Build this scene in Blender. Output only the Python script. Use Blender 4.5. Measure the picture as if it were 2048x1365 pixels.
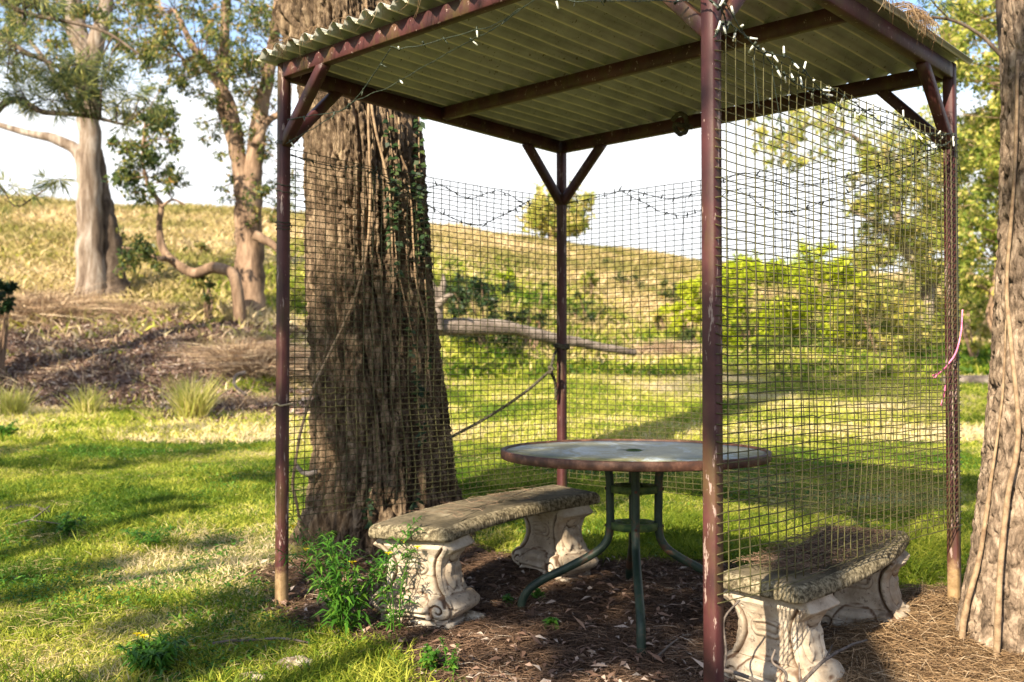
import bpy, math, random
import numpy as np
from math import radians as R_, pi, sin, cos
from mathutils import Vector, Matrix

for o in list(bpy.data.objects): bpy.data.objects.remove(o)
S = bpy.context.scene
COL = S.collection
rng = np.random.default_rng(7)

# ------------------------------------------------------------------ camera
CAMH = 1.105; PITCH = 0.0217; FPX = 2000.0
cam_d = bpy.data.cameras.new('camera'); cam = bpy.data.objects.new('camera', cam_d); COL.objects.link(cam)
cam.location = (0, 0, CAMH); cam.rotation_euler = (pi/2 + PITCH, 0, 0)
cam_d.sensor_width = 36; cam_d.lens = FPX/2048*36
cam_d.clip_end = 2000; cam_d.clip_start = 0.05
cam_d.dof.use_dof = True; cam_d.dof.focus_distance = 3.65; cam_d.dof.aperture_fstop = 3.2
S.camera = cam

# ------------------------------------------------------------------ light
SUN_EL = R_(33); SUN_T = np.array([0.50, 0.866])          # horizontal travel direction of the light
az = math.atan2(-SUN_T[0], -SUN_T[1])                     # towards the sun, clockwise from +Y
sun_d = bpy.data.lights.new('sun', 'SUN'); sun = bpy.data.objects.new('sun', sun_d); COL.objects.link(sun)
sun_d.energy = 5.0; sun_d.angle = R_(0.5); sun_d.color = (1.0, 0.87, 0.66)
tv = Vector((SUN_T[0]*cos(SUN_EL), SUN_T[1]*cos(SUN_EL), -sin(SUN_EL)))
sun.rotation_euler = tv.to_track_quat('-Z', 'Y').to_euler(); sun.location = (-8, -10, 12)
SUNV = np.array(tv)

W = bpy.data.worlds.new('World'); S.world = W; W.use_nodes = True
nt = W.node_tree; nt.nodes.clear()
N = nt.nodes.new; Lk = nt.links.new
sky = N('ShaderNodeTexSky'); sky.sky_type = 'NISHITA'; sky.sun_disc = False
sky.sun_elevation = SUN_EL; sky.sun_rotation = az
sky.dust_density = 0.6; sky.ozone_density = 2.0; sky.air_density = 1.0
bgs = N('ShaderNodeBackground'); bgs.inputs['Strength'].default_value = 0.10
bgc = N('ShaderNodeBackground'); bgc.inputs['Color'].default_value = (0.97, 0.985, 1, 1); bgc.inputs['Strength'].default_value = 0.46
tc = N('ShaderNodeTexCoord'); mp = N('ShaderNodeMapping'); mp.inputs['Scale'].default_value = (1, 1, 2.2)
mp.inputs['Location'].default_value = (0.6, 0.35, 0.1)
no = N('ShaderNodeTexNoise'); no.inputs['Scale'].default_value = 2.6; no.inputs['Detail'].default_value = 7; no.inputs['Roughness'].default_value = 0.55
sx = N('ShaderNodeSeparateXYZ')
mr = N('ShaderNodeMapRange'); mr.inputs['From Min'].default_value = 0.13; mr.inputs['From Max'].default_value = 0.30
mr.inputs['To Min'].default_value = 0.40; mr.inputs['To Max'].default_value = -0.06
ad = N('ShaderNodeMath'); ad.operation = 'ADD'
ra = N('ShaderNodeValToRGB'); ra.color_ramp.elements[0].position = 0.42; ra.color_ramp.elements[1].position = 0.62
mx = N('ShaderNodeMixShader'); ow = N('ShaderNodeOutputWorld')
Lk(tc.outputs['Generated'], mp.inputs[0]); Lk(mp.outputs[0], no.inputs['Vector']); Lk(tc.outputs['Generated'], sx.inputs[0])
Lk(sx.outputs['Z'], mr.inputs['Value']); Lk(mr.outputs[0], ad.inputs[0]); Lk(no.outputs[0], ad.inputs[1]); Lk(ad.outputs[0], ra.inputs[0])
Lk(sky.outputs[0], bgs.inputs['Color']); Lk(ra.outputs[0], mx.inputs[0]); Lk(bgs.outputs[0], mx.inputs[1]); Lk(bgc.outputs[0], mx.inputs[2]); Lk(mx.outputs[0], ow.inputs[0])

vs = S.view_settings; vs.view_transform = 'Standard'; vs.look = 'None'; vs.exposure = 1.68; vs.gamma = 1; vs.use_curve_mapping = False

# ------------------------------------------------------------------ helpers
def at(px, py, d):
    """world point seen at photo pixel (px,py) at depth d along +Y"""
    a = (px-1024)/FPX; b = (682.5-py)/FPX
    f = np.array([0, cos(PITCH), sin(PITCH)]); u = np.array([0, -sin(PITCH), cos(PITCH)])
    v = f + a*np.array([1., 0, 0]) + b*u
    return np.array([0, 0, CAMH]) + v*(d/v[1])
def _h(i, j, k, s):
    with np.errstate(over='ignore'):
        n = (i*374761393 + j*668265263 + k*2147483647 + s*1274126177).astype(np.int64) & 0x7fffffff
        n = (n ^ (n >> 13))*1274126177 & 0x7fffffff
        n = (n ^ (n >> 16)) & 0xffff
    return n/65535.0
def vnoise(P, s=0):
    P = np.asarray(P, float)
    if P.shape[-1] == 2: P = np.concatenate([P, np.zeros(P.shape[:-1]+(1,))], -1)
    i = np.floor(P).astype(np.int64); f = P-i; f = f*f*(3-2*f)
    r = 0
    for a in (0, 1):
        wx = f[..., 0] if a else 1-f[..., 0]
        for b in (0, 1):
            wy = f[..., 1] if b else 1-f[..., 1]
            for c in (0, 1):
                wz = f[..., 2] if c else 1-f[..., 2]
                r = r + wx*wy*wz*_h(i[..., 0]+a, i[..., 1]+b, i[..., 2]+c, s)
    return r
def fbm(P, o=4, s=0, g=0.5):
    P = np.asarray(P, float); r = 0; a = 1; t = 0
    for k in range(o):
        r = r + a*vnoise(P*(2**k)+k*17.3, s+k); t += a; a *= g
    return r/t
def sst(a, b, x):
    t = np.clip((x-a)/(b-a), 0, 1); return t*t*(3-2*t)

def mesh_from(name, V, Fs, smooth=False, attrs=None):
    V = np.asarray(V, np.float32).reshape(-1, 3)
    if not isinstance(Fs, (list, tuple)): Fs = [Fs]
    Fs = [np.asarray(F, np.int32) for F in Fs if len(F)]
    me = bpy.data.meshes.new(name)
    me.vertices.add(len(V)); me.vertices.foreach_set('co', V.ravel())
    nl = sum(F.size for F in Fs); npoly = sum(len(F) for F in Fs)
    me.loops.add(nl); me.polygons.add(npoly)
    me.loops.foreach_set('vertex_index', np.concatenate([F.ravel() for F in Fs]))
    st = []; o = 0
    for F in Fs:
        st.append(o+np.arange(len(F))*F.shape[1]); o += F.size
    me.polygons.foreach_set('loop_start', np.concatenate(st).astype(np.int32))
    if smooth: me.polygons.foreach_set('use_smooth', np.ones(npoly, bool))
    for k, a in (attrs or {}).items():
        at_ = me.attributes.new(k, 'FLOAT', 'POINT'); at_.data.foreach_set('value', np.asarray(a, np.float32))
    me.update(calc_edges=True); me.validate()
    return me
def link(name, me, mat=None, parent=None, loc=None, rot=None):
    o = bpy.data.objects.new(name, me); COL.objects.link(o)
    if mat is not None and me is not None: me.materials.append(mat)
    if loc is not None: o.location = loc
    if rot is not None: o.rotation_euler = rot
    if parent is not None: o.parent = parent
    return o
def tag(o, label=None, cat=None, group=None, kind=None):
    if label: o['label'] = label
    if cat: o['category'] = cat
    if group: o['group'] = group
    if kind: o['kind'] = kind
    return o
def thing(name, label, cat, loc=(0, 0, 0), rz=0, group=None):
    o = bpy.data.objects.new(name, None); COL.objects.link(o); o.location = loc; o.rotation_euler = (0, 0, rz)
    o.empty_display_size = 0.1
    return tag(o, label, cat, group)

class MB:
    """collects shapes for ONE mesh"""
    def __init__(s): s.V = []; s.F = {3: [], 4: []}; s.n = 0; s.A = []
    def add(s, V, F, a=0.5):
        V = np.asarray(V, float).reshape(-1, 3); F = np.asarray(F)
        s.V.append(V); s.F[F.shape[1]].append(F+s.n); s.n += len(V)
        s.A.append(np.broadcast_to(np.asarray(a, float), (len(V),)))
    def box(s, c, ax, ay, az_, bev=0):
        c = np.asarray(c, float); ax, ay, az_ = (np.asarray(q, float) for q in (ax, ay, az_))
        V = [c+i*ax+j*ay+k*az_ for k in (-1, 1) for j in (-1, 1) for i in (-1, 1)]
        s.add(V, [[0, 2, 3, 1], [4, 5, 7, 6], [0, 1, 5, 4], [2, 6, 7, 3], [0, 4, 6, 2], [1, 3, 7, 5]])
    def bar(s, p, q, w, h, up=(0, 0, 1), bev=0.004):
        """rectangular bar p->q, with small chamfers on its long edges"""
        p = np.asarray(p, float); q = np.asarray(q, float); d = q-p; L = np.linalg.norm(d); d /= L
        x = np.cross(d, up); x /= np.linalg.norm(x); z = np.cross(x, d)
        a, b, e = w/2, h/2, bev
        pr = [(-a+e, -b), (a-e, -b), (a, -b+e), (a, b-e), (a-e, b), (-a+e, b), (-a, b-e), (-a, -b+e)]
        n = max(2, int(L/0.04)); V = []
        for i in range(n+1):
            c = p+d*L*i/n
            V += [c+x*u+z*v for u, v in pr]
        F = [[i*8+j, i*8+(j+1) % 8, i*8+8+(j+1) % 8, i*8+8+j] for i in range(n) for j in range(8)]
        s.add(V, F)
        for o, sg in ((0, 1), (n*8, -1)):
            b_ = s.n-len(V)+o; q4 = [[0, 1, 2, 3], [0, 3, 4, 7], [4, 5, 6, 7]]
            s.F[4].append(np.array([[b_+k for k in (f if sg < 0 else f[::-1])] for f in q4]))
    def tube(s, P, r, n=6, a=0.5, cap=True):
        P = np.asarray(P, float); m = len(P); r = np.broadcast_to(np.asarray(r, float), (m,))
        T = np.gradient(P, axis=0); T /= np.linalg.norm(T, axis=1)[:, None]+1e-12
        ref = np.array([0, 0, 1.]) if abs(T[0][2]) < 0.9 else np.array([1., 0, 0])
        x = np.cross(T[0], ref); x /= np.linalg.norm(x); V = []
        ang = np.arange(n)*2*pi/n
        for i in range(m):
            x = x-T[i]*np.dot(x, T[i]); x /= np.linalg.norm(x)+1e-12; y = np.cross(T[i], x)
            V.append(P[i]+r[i]*(np.cos(ang)[:, None]*x+np.sin(ang)[:, None]*y))
        V = np.concatenate(V)
        i = np.arange(m-1)[:, None]*n; j = np.arange(n)[None]; j2 = (j+1) % n
        F = np.stack([i+j, i+j2, i+n+j2, i+n+j], -1).reshape(-1, 4)
        k = s.n; s.add(V, F, a)
        if cap:
            s.V.append(P[[0, -1]]); s.A.append(np.full(2, float(np.mean(a)))); c0 = s.n; s.n += 2
            s.F[3].append(np.array([[c0, k+(q+1) % n, k+q] for q in range(n)]+[[c0+1, k+(m-1)*n+q, k+(m-1)*n+(q+1) % n] for q in range(n)]))
    def mesh(s, name, smooth=False):
        Fs = [np.concatenate(s.F[k]) for k in (3, 4) if s.F[k]]
        return mesh_from(name, np.concatenate(s.V), Fs, smooth, {'rnd': np.concatenate(s.A)})
    def obj(s, name, mat, parent=None, smooth=False, **k):
        return link(name, s.mesh(name, smooth), mat, parent, **k)

def spline(P, n=40):
    """Catmull-Rom through the points"""
    P = np.asarray(P, float); Q = np.vstack([2*P[0]-P[1], P, 2*P[-1]-P[-2]]); m = len(P)-1
    t = np.linspace(0, m-1e-9, n); i = t.astype(int); f = (t-i)[:, None]
    a, b, c, d = Q[i], Q[i+1], Q[i+2], Q[i+3]
    return 0.5*(2*b+(c-a)*f+(2*a-5*b+4*c-d)*f**2+(3*b-a-3*c+d)*f**3)
def leaves(C, D, Nn, L, Wd, seed=0, fold=0.15, curl=0.1):
    """rhombic leaves: base C, direction D, normal Nn"""
    n = len(C); L = np.broadcast_to(L, (n,))[:, None]; Wd = np.broadcast_to(Wd, (n,))[:, None]
    D = D/(np.linalg.norm(D, axis=1)[:, None]+1e-9)
    Sx = np.cross(D, Nn); Sx /= np.linalg.norm(Sx, axis=1)[:, None]+1e-9; Nn = np.cross(Sx, D)
    m = C+D*L*0.42
    V = np.stack([C, m+Sx*Wd/2+Nn*Wd*fold, C+D*L-Nn*L*curl, m-Sx*Wd/2+Nn*Wd*fold], 1).reshape(-1, 3)
    F = np.arange(n*4).reshape(n, 4)
    return V, F
def rdir(n, r=rng):
    v = r.normal(size=(n, 3)); return v/np.linalg.norm(v, axis=1)[:, None]

# ------------------------------------------------------------------ materials
def newmat(name):
    m = bpy.data.materials.new(name); m.use_nodes = True; t = m.node_tree
    b = t.nodes['Principled BSDF']; return m, t, b, t.nodes.new, t.links.new
def ramp(t, stops):
    r = t.nodes.new('ShaderNodeValToRGB'); e = r.color_ramp.elements
    while len(e) > 1: e.remove(e[-1])
    e[0].position = stops[0][0]; e[0].color = (*stops[0][1], 1)
    for p, c in stops[1:]:
        q = e.new(p); q.color = (*c, 1)
    return r
def noise(t, scale, detail=5, rough=0.6, vec=None, dist=0):
    n = t.nodes.new('ShaderNodeTexNoise'); n.inputs['Scale'].default_value = scale; n.inputs['Detail'].default_value = detail
    n.inputs['Roughness'].default_value = rough; n.inputs['Distortion'].default_value = dist
    if vec is not None: t.links.new(vec, n.inputs['Vector'])
    return n
def objco(t, scale=(1, 1, 1)):
    c = t.nodes.new('ShaderNodeTexCoord'); m = t.nodes.new('ShaderNodeMapping'); m.inputs['Scale'].default_value = scale
    t.links.new(c.outputs['Object'], m.inputs[0]); return m.outputs[0]
def mixc(t, f, a, b):
    m = t.nodes.new('ShaderNodeMix'); m.data_type = 'RGBA'
    for s, v in ((0, f), (6, a), (7, b)):
        if hasattr(v, 'is_linked'): t.links.new(v, m.inputs[s])
        else: m.inputs[s].default_value = v if s == 0 else (*v, 1)
    return m.outputs[2]
def bump(t, b, h, strength=0.4, dist=0.01):
    n = t.nodes.new('ShaderNodeBump'); n.inputs['Strength'].default_value = strength; n.inputs['Distance'].default_value = dist
    t.links.new(h, n.inputs['Height']); t.links.new(n.outputs[0], b.inputs['Normal']); return n
def mat_noise(name, stops, scale=5, rough=0.8, bs=0.4, bd=0.005, bscale=None, sc=(1, 1, 1), metal=0, detail=6, spec=0.3):
    m, t, b, Nn, L = newmat(name); v = objco(t, sc); n = noise(t, scale, detail, 0.65, v); r = ramp(t, stops)
    L(n.outputs[0], r.inputs[0]); L(r.outputs[0], b.inputs['Base Color']); b.inputs['Roughness'].default_value = rough; b.inputs['Metallic'].default_value = metal
    b.inputs['Specular IOR Level'].default_value = spec
    if bs:
        n2 = noise(t, bscale or scale*4, 6, 0.7, v); bump(t, b, n2.outputs[0], bs, bd)
    return m
def mat_leaf(name, stops, trans=0.45, rough=0.5):
    """colour by the per-leaf attribute, part of the light passing through"""
    m, t, b, Nn, L = newmat(name); a = Nn('ShaderNodeAttribute'); a.attribute_name = 'rnd'; r = ramp(t, stops)
    L(a.outputs['Fac'], r.inputs[0]); L(r.outputs[0], b.inputs['Base Color']); b.inputs['Roughness'].default_value = rough
    b.inputs['Specular IOR Level'].default_value = 0.25
    tr = Nn('ShaderNodeBsdfTranslucent'); L(r.outputs[0], tr.inputs[0]); mxs = Nn('ShaderNodeMixShader'); mxs.inputs[0].default_value = trans
    out = t.nodes['Material Output']; L(b.outputs[0], mxs.inputs[1]); L(tr.outputs[0], mxs.inputs[2]); L(mxs.outputs[0], out.inputs[0])
    return m

def mat_paint(th=0.63, zs=0.6):
    """maroon steel paint: scratches to grey primer, yellow-green algae film, rusty bare foot"""
    m, t, b, Nn, L = newmat('maroon_paint'); v = objco(t); vz = objco(t, (1, 1, zs))
    base = ramp(t, [(0.3, (0.026, 0.007, 0.008)), (0.5, (0.048, 0.012, 0.013)), (0.7, (0.080, 0.026, 0.024))]); n = noise(t, 6, 5, 0.6, v); L(n.outputs[0], base.inputs[0])
    al = noise(t, 9, 5, 0.7, vz); ar = ramp(t, [(0.50, (0, 0, 0)), (0.68, (0.5,)*3)]); L(al.outputs[0], ar.inputs[0])
    c1 = mixc(t, ar.outputs[0], base.outputs[0], (0.085, 0.070, 0.016))
    sc = noise(t, 38, 4, 0.75, vz); sr = ramp(t, [(th, (0, 0, 0)), (th+0.025, (1, 1, 1))]); L(sc.outputs[0], sr.inputs[0])
    c2 = mixc(t, sr.outputs[0], c1, (0.24, 0.17, 0.15))
    L(c2, b.inputs['Base Color']); b.inputs['Roughness'].default_value = 0.55; b.inputs['Specular IOR Level'].default_value = 0.35
    n3 = noise(t, 60, 5, 0.7, v); bump(t, b, n3.outputs[0], 0.25, 0.002)
    return m
def mat_post():
    m = mat_paint(0.60, 0.2); m.name = 'post_paint'; t = m.node_tree; b = t.nodes['Principled BSDF']
    prev = b.inputs['Base Color'].links[0].from_socket
    a = t.nodes.new('ShaderNodeAttribute'); a.attribute_name = 'rnd'
    r = ramp(t, [(0.0, (1, 1, 1)), (0.62, (1, 1, 1)), (0.8, (0, 0, 0))])
    nn = noise(t, 30, 4, 0.7, objco(t)); mt = t.nodes.new('ShaderNodeMath'); mt.operation = 'MULTIPLY_ADD'; mt.inputs[1].default_value = 0.5
    t.links.new(nn.outputs[0], mt.inputs[0]); t.links.new(a.outputs['Fac'], mt.inputs[2])
    t.links.new(mt.outputs[0], r.inputs[0])
    rust = ramp(t, [(0.35, (0.16, 0.10, 0.045)), (0.6, (0.28, 0.19, 0.10))]); n = noise(t, 25, 5, 0.7, objco(t)); t.links.new(n.outputs[0], rust.inputs[0])
    t.links.new(mixc(t, r.outputs[0], prev, rust.outputs[0]), b.inputs['Base Color'])
    return m
def mat_bark(name, dark, mid, light, sc=(1, 1, 0.18), scale=22, bs=0.9, bd=0.03):
    m, t, b, Nn, L = newmat(name); v = objco(t, sc)
    n = noise(t, scale, 7, 0.68, v, 0.4); r = ramp(t, [(0.32, dark), (0.5, mid), (0.68, light)]); L(n.outputs[0], r.inputs[0])
    a = Nn('ShaderNodeAttribute'); a.attribute_name = 'rnd'
    c = mixc(t, a.outputs['Fac'], dark, r.outputs[0]); L(c, b.inputs['Base Color'])
    b.inputs['Roughness'].default_value = 0.95; b.inputs['Specular IOR Level'].default_value = 0.1
    n2 = noise(t, scale*2.2, 7, 0.75, v, 0.3); bump(t, b, n2.outputs[0], bs, bd)
    return m
M = {}
M['paint'] = mat_paint(); M['post'] = mat_post()
M['bark_big'] = mat_bark('furrowed_bark', (0.020, 0.014, 0.010), (0.135, 0.093, 0.060), (0.33, 0.245, 0.16), (1, 1, 0.3), 26, 1.0, 0.02)
M['bark_right'] = mat_bark('flaky_bark', (0.04, 0.028, 0.02), (0.24, 0.175, 0.125), (0.50, 0.39, 0.29), (1, 1, 0.6), 24, 1.0, 0.02)
M['bark_gum'] = mat_bark('pale_gum_bark', (0.055, 0.036, 0.026), (0.19, 0.145, 0.112), (0.37, 0.325, 0.285), (1, 1, 0.16), 6.5, 0.8, 0.04)
M['bark_brown'] = mat_bark('brown_bark', (0.045, 0.03, 0.02), (0.19, 0.125, 0.085), (0.36, 0.25, 0.17), (1, 1, 0.25), 6, 0.6, 0.03)
M['bark_dark'] = mat_bark('dark_bark', (0.03, 0.022, 0.017), (0.09, 0.066, 0.05), (0.18, 0.14, 0.11), (1, 1, 0.3), 8, 0.5, 0.02)
M['vine'] = mat_noise('vine_bark', [(0.35, (0.13, 0.08, 0.045)), (0.6, (0.27, 0.19, 0.115))], 30, 0.85, 0.5, 0.003)
M['log'] = mat_noise('weathered_wood', [(0.3, (0.045, 0.035, 0.03)), (0.5, (0.14, 0.11, 0.09)), (0.7, (0.27, 0.225, 0.19))], 6, 0.9, 0.8, 0.02, sc=(1, 1, 1))
M['stone'] = None

def mat_support():
    m, t, b, Nn, L = newmat('painted_cast_stone'); v = objco(t)
    n = noise(t, 7, 6, 0.65, v); r = ramp(t, [(0.3, (0.17, 0.125, 0.085)), (0.45, (0.31, 0.25, 0.185)), (0.6, (0.42, 0.36, 0.285)), (0.72, (0.50, 0.45, 0.38))]); L(n.outputs[0], r.inputs[0])
    n2 = noise(t, 45, 5, 0.7, v); r2 = ramp(t, [(0.58, (0, 0, 0)), (0.68, (1, 1, 1))]); L(n2.outputs[0], r2.inputs[0])
    c = mixc(t, r2.outputs[0], r.outputs[0], (0.10, 0.07, 0.05))
    a = Nn('ShaderNodeAttribute'); a.attribute_name = 'rnd'
    n4 = noise(t, 14, 4, 0.6, v); mm = Nn('ShaderNodeMath'); mm.operation = 'MULTIPLY'; L(a.outputs['Fac'], mm.inputs[0]); L(n4.outputs[0], mm.inputs[1])
    r3 = ramp(t, [(0.08, (0, 0, 0)), (0.38, (1, 1, 1))]); L(mm.outputs[0], r3.inputs[0])
    c = mixc(t, r3.outputs[0], c, (0.11, 0.065, 0.04))
    L(c, b.inputs['Base Color']); b.inputs['Roughness'].default_value = 0.8; b.inputs['Specular IOR Level'].default_value = 0.25
    n3 = noise(t, 70, 6, 0.7, v); bump(t, b, n3.outputs[0], 0.5, 0.003); return m
M['support'] = mat_support()
def mat_seat():
    m, t, b, Nn, L = newmat('weathered_seat_stone'); v = objco(t)
    n = noise(t, 5, 7, 0.7, v); r = ramp(t, [(0.3, (0.035, 0.03, 0.02)), (0.47, (0.085, 0.07, 0.045)), (0.62, (0.16, 0.13, 0.085)), (0.75, (0.27, 0.23, 0.16))]); L(n.outputs[0], r.inputs[0])
    a = Nn('ShaderNodeAttribute'); a.attribute_name = 'rnd'
    n5 = noise(t, 60, 5, 0.7, v); r5 = ramp(t, [(0.4, (0.06, 0.048, 0.03)), (0.53, (0.18, 0.15, 0.095)), (0.66, (0.32, 0.27, 0.185))]); L(n5.outputs[0], r5.inputs[0])
    c = mixc(t, a.outputs['Fac'], r.outputs[0], r5.outputs[0])
    n2 = noise(t, 90, 5, 0.75, v); r2 = ramp(t, [(0.62, (0, 0, 0)), (0.72, (1, 1, 1))]); L(n2.outputs[0], r2.inputs[0])
    c = mixc(t, r2.outputs[0], c, (0.05, 0.042, 0.03))
    L(c, b.inputs['Base Color']); b.inputs['Roughness'].default_value = 0.95; b.inputs['Specular IOR Level'].default_value = 0.1
    n3 = noise(t, 55, 7, 0.75, v); bump(t, b, n3.outputs[0], 0.9, 0.008); return m
M['seat'] = mat_seat()
def mat_roof():
    m, t, b, Nn, L = newmat('galvanised_sheet'); v = objco(t)
    n = noise(t, 3.5, 6, 0.65, v); r = ramp(t, [(0.3, (0.22, 0.225, 0.20)), (0.55, (0.34, 0.34, 0.31)), (0.75, (0.43, 0.43, 0.39))]); L(n.outputs[0], r.inputs[0])
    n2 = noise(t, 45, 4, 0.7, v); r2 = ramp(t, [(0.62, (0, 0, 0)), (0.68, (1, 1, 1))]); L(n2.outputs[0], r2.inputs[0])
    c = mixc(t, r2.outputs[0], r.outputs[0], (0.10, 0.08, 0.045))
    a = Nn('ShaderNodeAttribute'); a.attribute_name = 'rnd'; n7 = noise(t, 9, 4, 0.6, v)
    ln = ramp(t, [(0.0, (0, 0, 0)), (0.43, (0, 0, 0)), (0.475, (1, 1, 1)), (0.53, (1, 1, 1)), (0.555, (0, 0, 0))]); L(a.outputs['Fac'], ln.inputs[0])  # pale worn crest line, also painted in as light on the ribs
    flank_shade = ramp(t, [(0.0, (0, 0, 0)), (0.53, (0, 0, 0)), (0.57, (1, 1, 1)), (0.74, (0.35,) * 3), (0.9, (0, 0, 0))]); L(a.outputs['Fac'], flank_shade.inputs[0])  # dark band beside each crest: the rib's shaded flank painted into the colour
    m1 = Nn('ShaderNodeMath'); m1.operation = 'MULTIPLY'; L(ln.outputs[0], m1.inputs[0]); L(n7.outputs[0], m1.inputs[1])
    m2 = Nn('ShaderNodeMath'); m2.operation = 'MULTIPLY'; L(flank_shade.outputs[0], m2.inputs[0]); L(n7.outputs[0], m2.inputs[1])
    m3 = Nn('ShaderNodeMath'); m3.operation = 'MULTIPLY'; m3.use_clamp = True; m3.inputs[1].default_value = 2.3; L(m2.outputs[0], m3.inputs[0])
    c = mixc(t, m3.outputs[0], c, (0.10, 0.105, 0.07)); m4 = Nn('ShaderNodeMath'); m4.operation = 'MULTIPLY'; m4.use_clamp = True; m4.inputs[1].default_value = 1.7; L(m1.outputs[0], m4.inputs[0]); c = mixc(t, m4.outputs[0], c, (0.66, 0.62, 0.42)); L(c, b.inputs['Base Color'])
    b.inputs['Roughness'].default_value = 0.6; b.inputs['Metallic'].default_value = 0.0; bump(t, b, n2.outputs[0], 0.15, 0.002); return m
M['roof'] = mat_roof()
M['wire'] = mat_noise('mesh_wire', [(0.35, (0.04, 0.038, 0.014)), (0.65, (0.10, 0.092, 0.035))], 40, 0.6, 0, metal=0.2)
def mat_glass_top():
    m, t, b, Nn, L = newmat('table_glass'); v = objco(t, (1, 0.55, 1))
    n = noise(t, 6, 7, 0.75, v, 0.5); r = ramp(t, [(0.36, (0.075, 0.08, 0.04)), (0.50, (0.17, 0.16, 0.075)), (0.56, (0.24, 0.27, 0.26)), (0.70, (0.42, 0.48, 0.54))]); L(n.outputs[0], r.inputs[0])
    L(r.outputs[0], b.inputs['Base Color']); b.inputs['Roughness'].default_value = 0.42
    n2 = noise(t, 35, 5, 0.7, v); bump(t, b, n2.outputs[0], 0.3, 0.003); return m
M['glass'] = mat_glass_top()
M['rim'] = mat_noise('rusty_rim', [(0.35, (0.028, 0.013, 0.009)), (0.52, (0.062, 0.026, 0.016)), (0.68, (0.15, 0.075, 0.048))], 18, 0.6, 0.3, 0.002)
M['leg'] = mat_noise('green_leg_paint', [(0.40, (0.010, 0.021, 0.014)), (0.54, (0.024, 0.040, 0.026)), (0.62, (0.085, 0.042, 0.026))], 9, 0.5, 0.3, 0.002)
M['shelf'] = mat_noise('mossy_green_paint', [(0.4, (0.03, 0.06, 0.02)), (0.6, (0.09, 0.12, 0.03))], 25, 0.8, 0.4, 0.002)
M['black_wire'] = mat_noise('black_cable', [(0.4, (0.012, 0.018, 0.012)), (0.6, (0.03, 0.04, 0.025))], 30, 0.5, 0)
M['bulb'] = mat_leaf('white_bulb', [(0, (0.05, 0.07, 0.04)), (0.3, (0.10, 0.13, 0.08)), (0.45, (0.66, 0.69, 0.62)), (1, (0.80, 0.82, 0.76))], 0.3, 0.3)
M['bulb_dark'] = mat_noise('dark_bulb', [(0.4, (0.02, 0.03, 0.02)), (0.6, (0.06, 0.07, 0.05))], 20, 0.4, 0)
M['rope'] = mat_noise('hemp_rope', [(0.35, (0.20, 0.15, 0.09)), (0.6, (0.42, 0.34, 0.22))], 60, 0.95, 0.6, 0.003)
M['rope_dark'] = mat_noise('dirty_rope', [(0.35, (0.025, 0.022, 0.015)), (0.6, (0.085, 0.075, 0.05))], 40, 0.95, 0.6, 0.003)
M['pink'] = mat_noise('pink_twine', [(0.35, (0.55, 0.10, 0.22)), (0.6, (0.75, 0.25, 0.40))], 40, 0.8, 0.4, 0.002)
M['white'] = mat_noise('white_plastic', [(0.35, (0.6, 0.6, 0.56)), (0.6, (0.8, 0.8, 0.77))], 12, 0.4, 0)
M['needle'] = mat_leaf('dry_needles', [(0, (0.035, 0.021, 0.014)), (0.35, (0.088, 0.052, 0.033)), (0.65, (0.165, 0.10, 0.062)), (0.88, (0.27, 0.18, 0.12)), (1, (0.38, 0.32, 0.26))], 0.1, 0.8)
M['needle_tan'] = mat_leaf('tan_needles', [(0, (0.075, 0.042, 0.022)), (0.4, (0.17, 0.105, 0.053)), (0.8, (0.30, 0.20, 0.11)), (1, (0.42, 0.32, 0.21))], 0.15, 0.8)
M['deadleaf'] = mat_leaf('dead_leaves', [(0, (0.07, 0.04, 0.028)), (0.4, (0.17, 0.10, 0.07)), (0.75, (0.30, 0.20, 0.15)), (1, (0.46, 0.38, 0.32))], 0.15, 0.7)
M['grass'] = mat_leaf('lawn_grass', [(0, (0.04, 0.10, 0.006)), (0.28, (0.15, 0.21, 0.014)), (0.48, (0.36, 0.385, 0.045)), (0.64, (0.49, 0.47, 0.085)), (0.80, (0.56, 0.47, 0.19)), (1, (0.66, 0.54, 0.34))], 0.45, 0.6)
M['tussock'] = mat_leaf('tussock_grass', [(0, (0.30, 0.36, 0.05)), (0.5, (0.55, 0.52, 0.14)), (1, (0.75, 0.62, 0.34))], 0.5, 0.6)
M['drygrass'] = mat_leaf('dry_grass', [(0, (0.20, 0.19, 0.05)), (0.3, (0.33, 0.27, 0.10)), (0.7, (0.52, 0.40, 0.21)), (1, (0.68, 0.55, 0.34))], 0.35, 0.7)
M['twig'] = mat_leaf('dry_twigs', [(0, (0.07, 0.04, 0.028)), (0.45, (0.34, 0.23, 0.14)), (0.7, (0.55, 0.41, 0.27)), (1, (0.72, 0.58, 0.40))], 0.15, 0.9)
M['leaf_gum'] = mat_leaf('gum_leaves', [(0, (0.03, 0.055, 0.025)), (0.35, (0.08, 0.12, 0.035)), (0.6, (0.19, 0.21, 0.05)), (0.85, (0.42, 0.35, 0.10)), (1, (0.5, 0.28, 0.10))], 0.5, 0.4)
M['leaf_cas'] = mat_leaf('she_oak_needles', [(0, (0.03, 0.06, 0.045)), (0.45, (0.12, 0.16, 0.06)), (0.75, (0.32, 0.32, 0.09)), (1, (0.48, 0.42, 0.14))], 0.45, 0.5)
M['leaf_bright'] = mat_leaf('bright_shrub_leaves', [(0, (0.14, 0.22, 0.01)), (0.5, (0.42, 0.50, 0.02)), (1, (0.70, 0.70, 0.08))], 0.6, 0.5)
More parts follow.
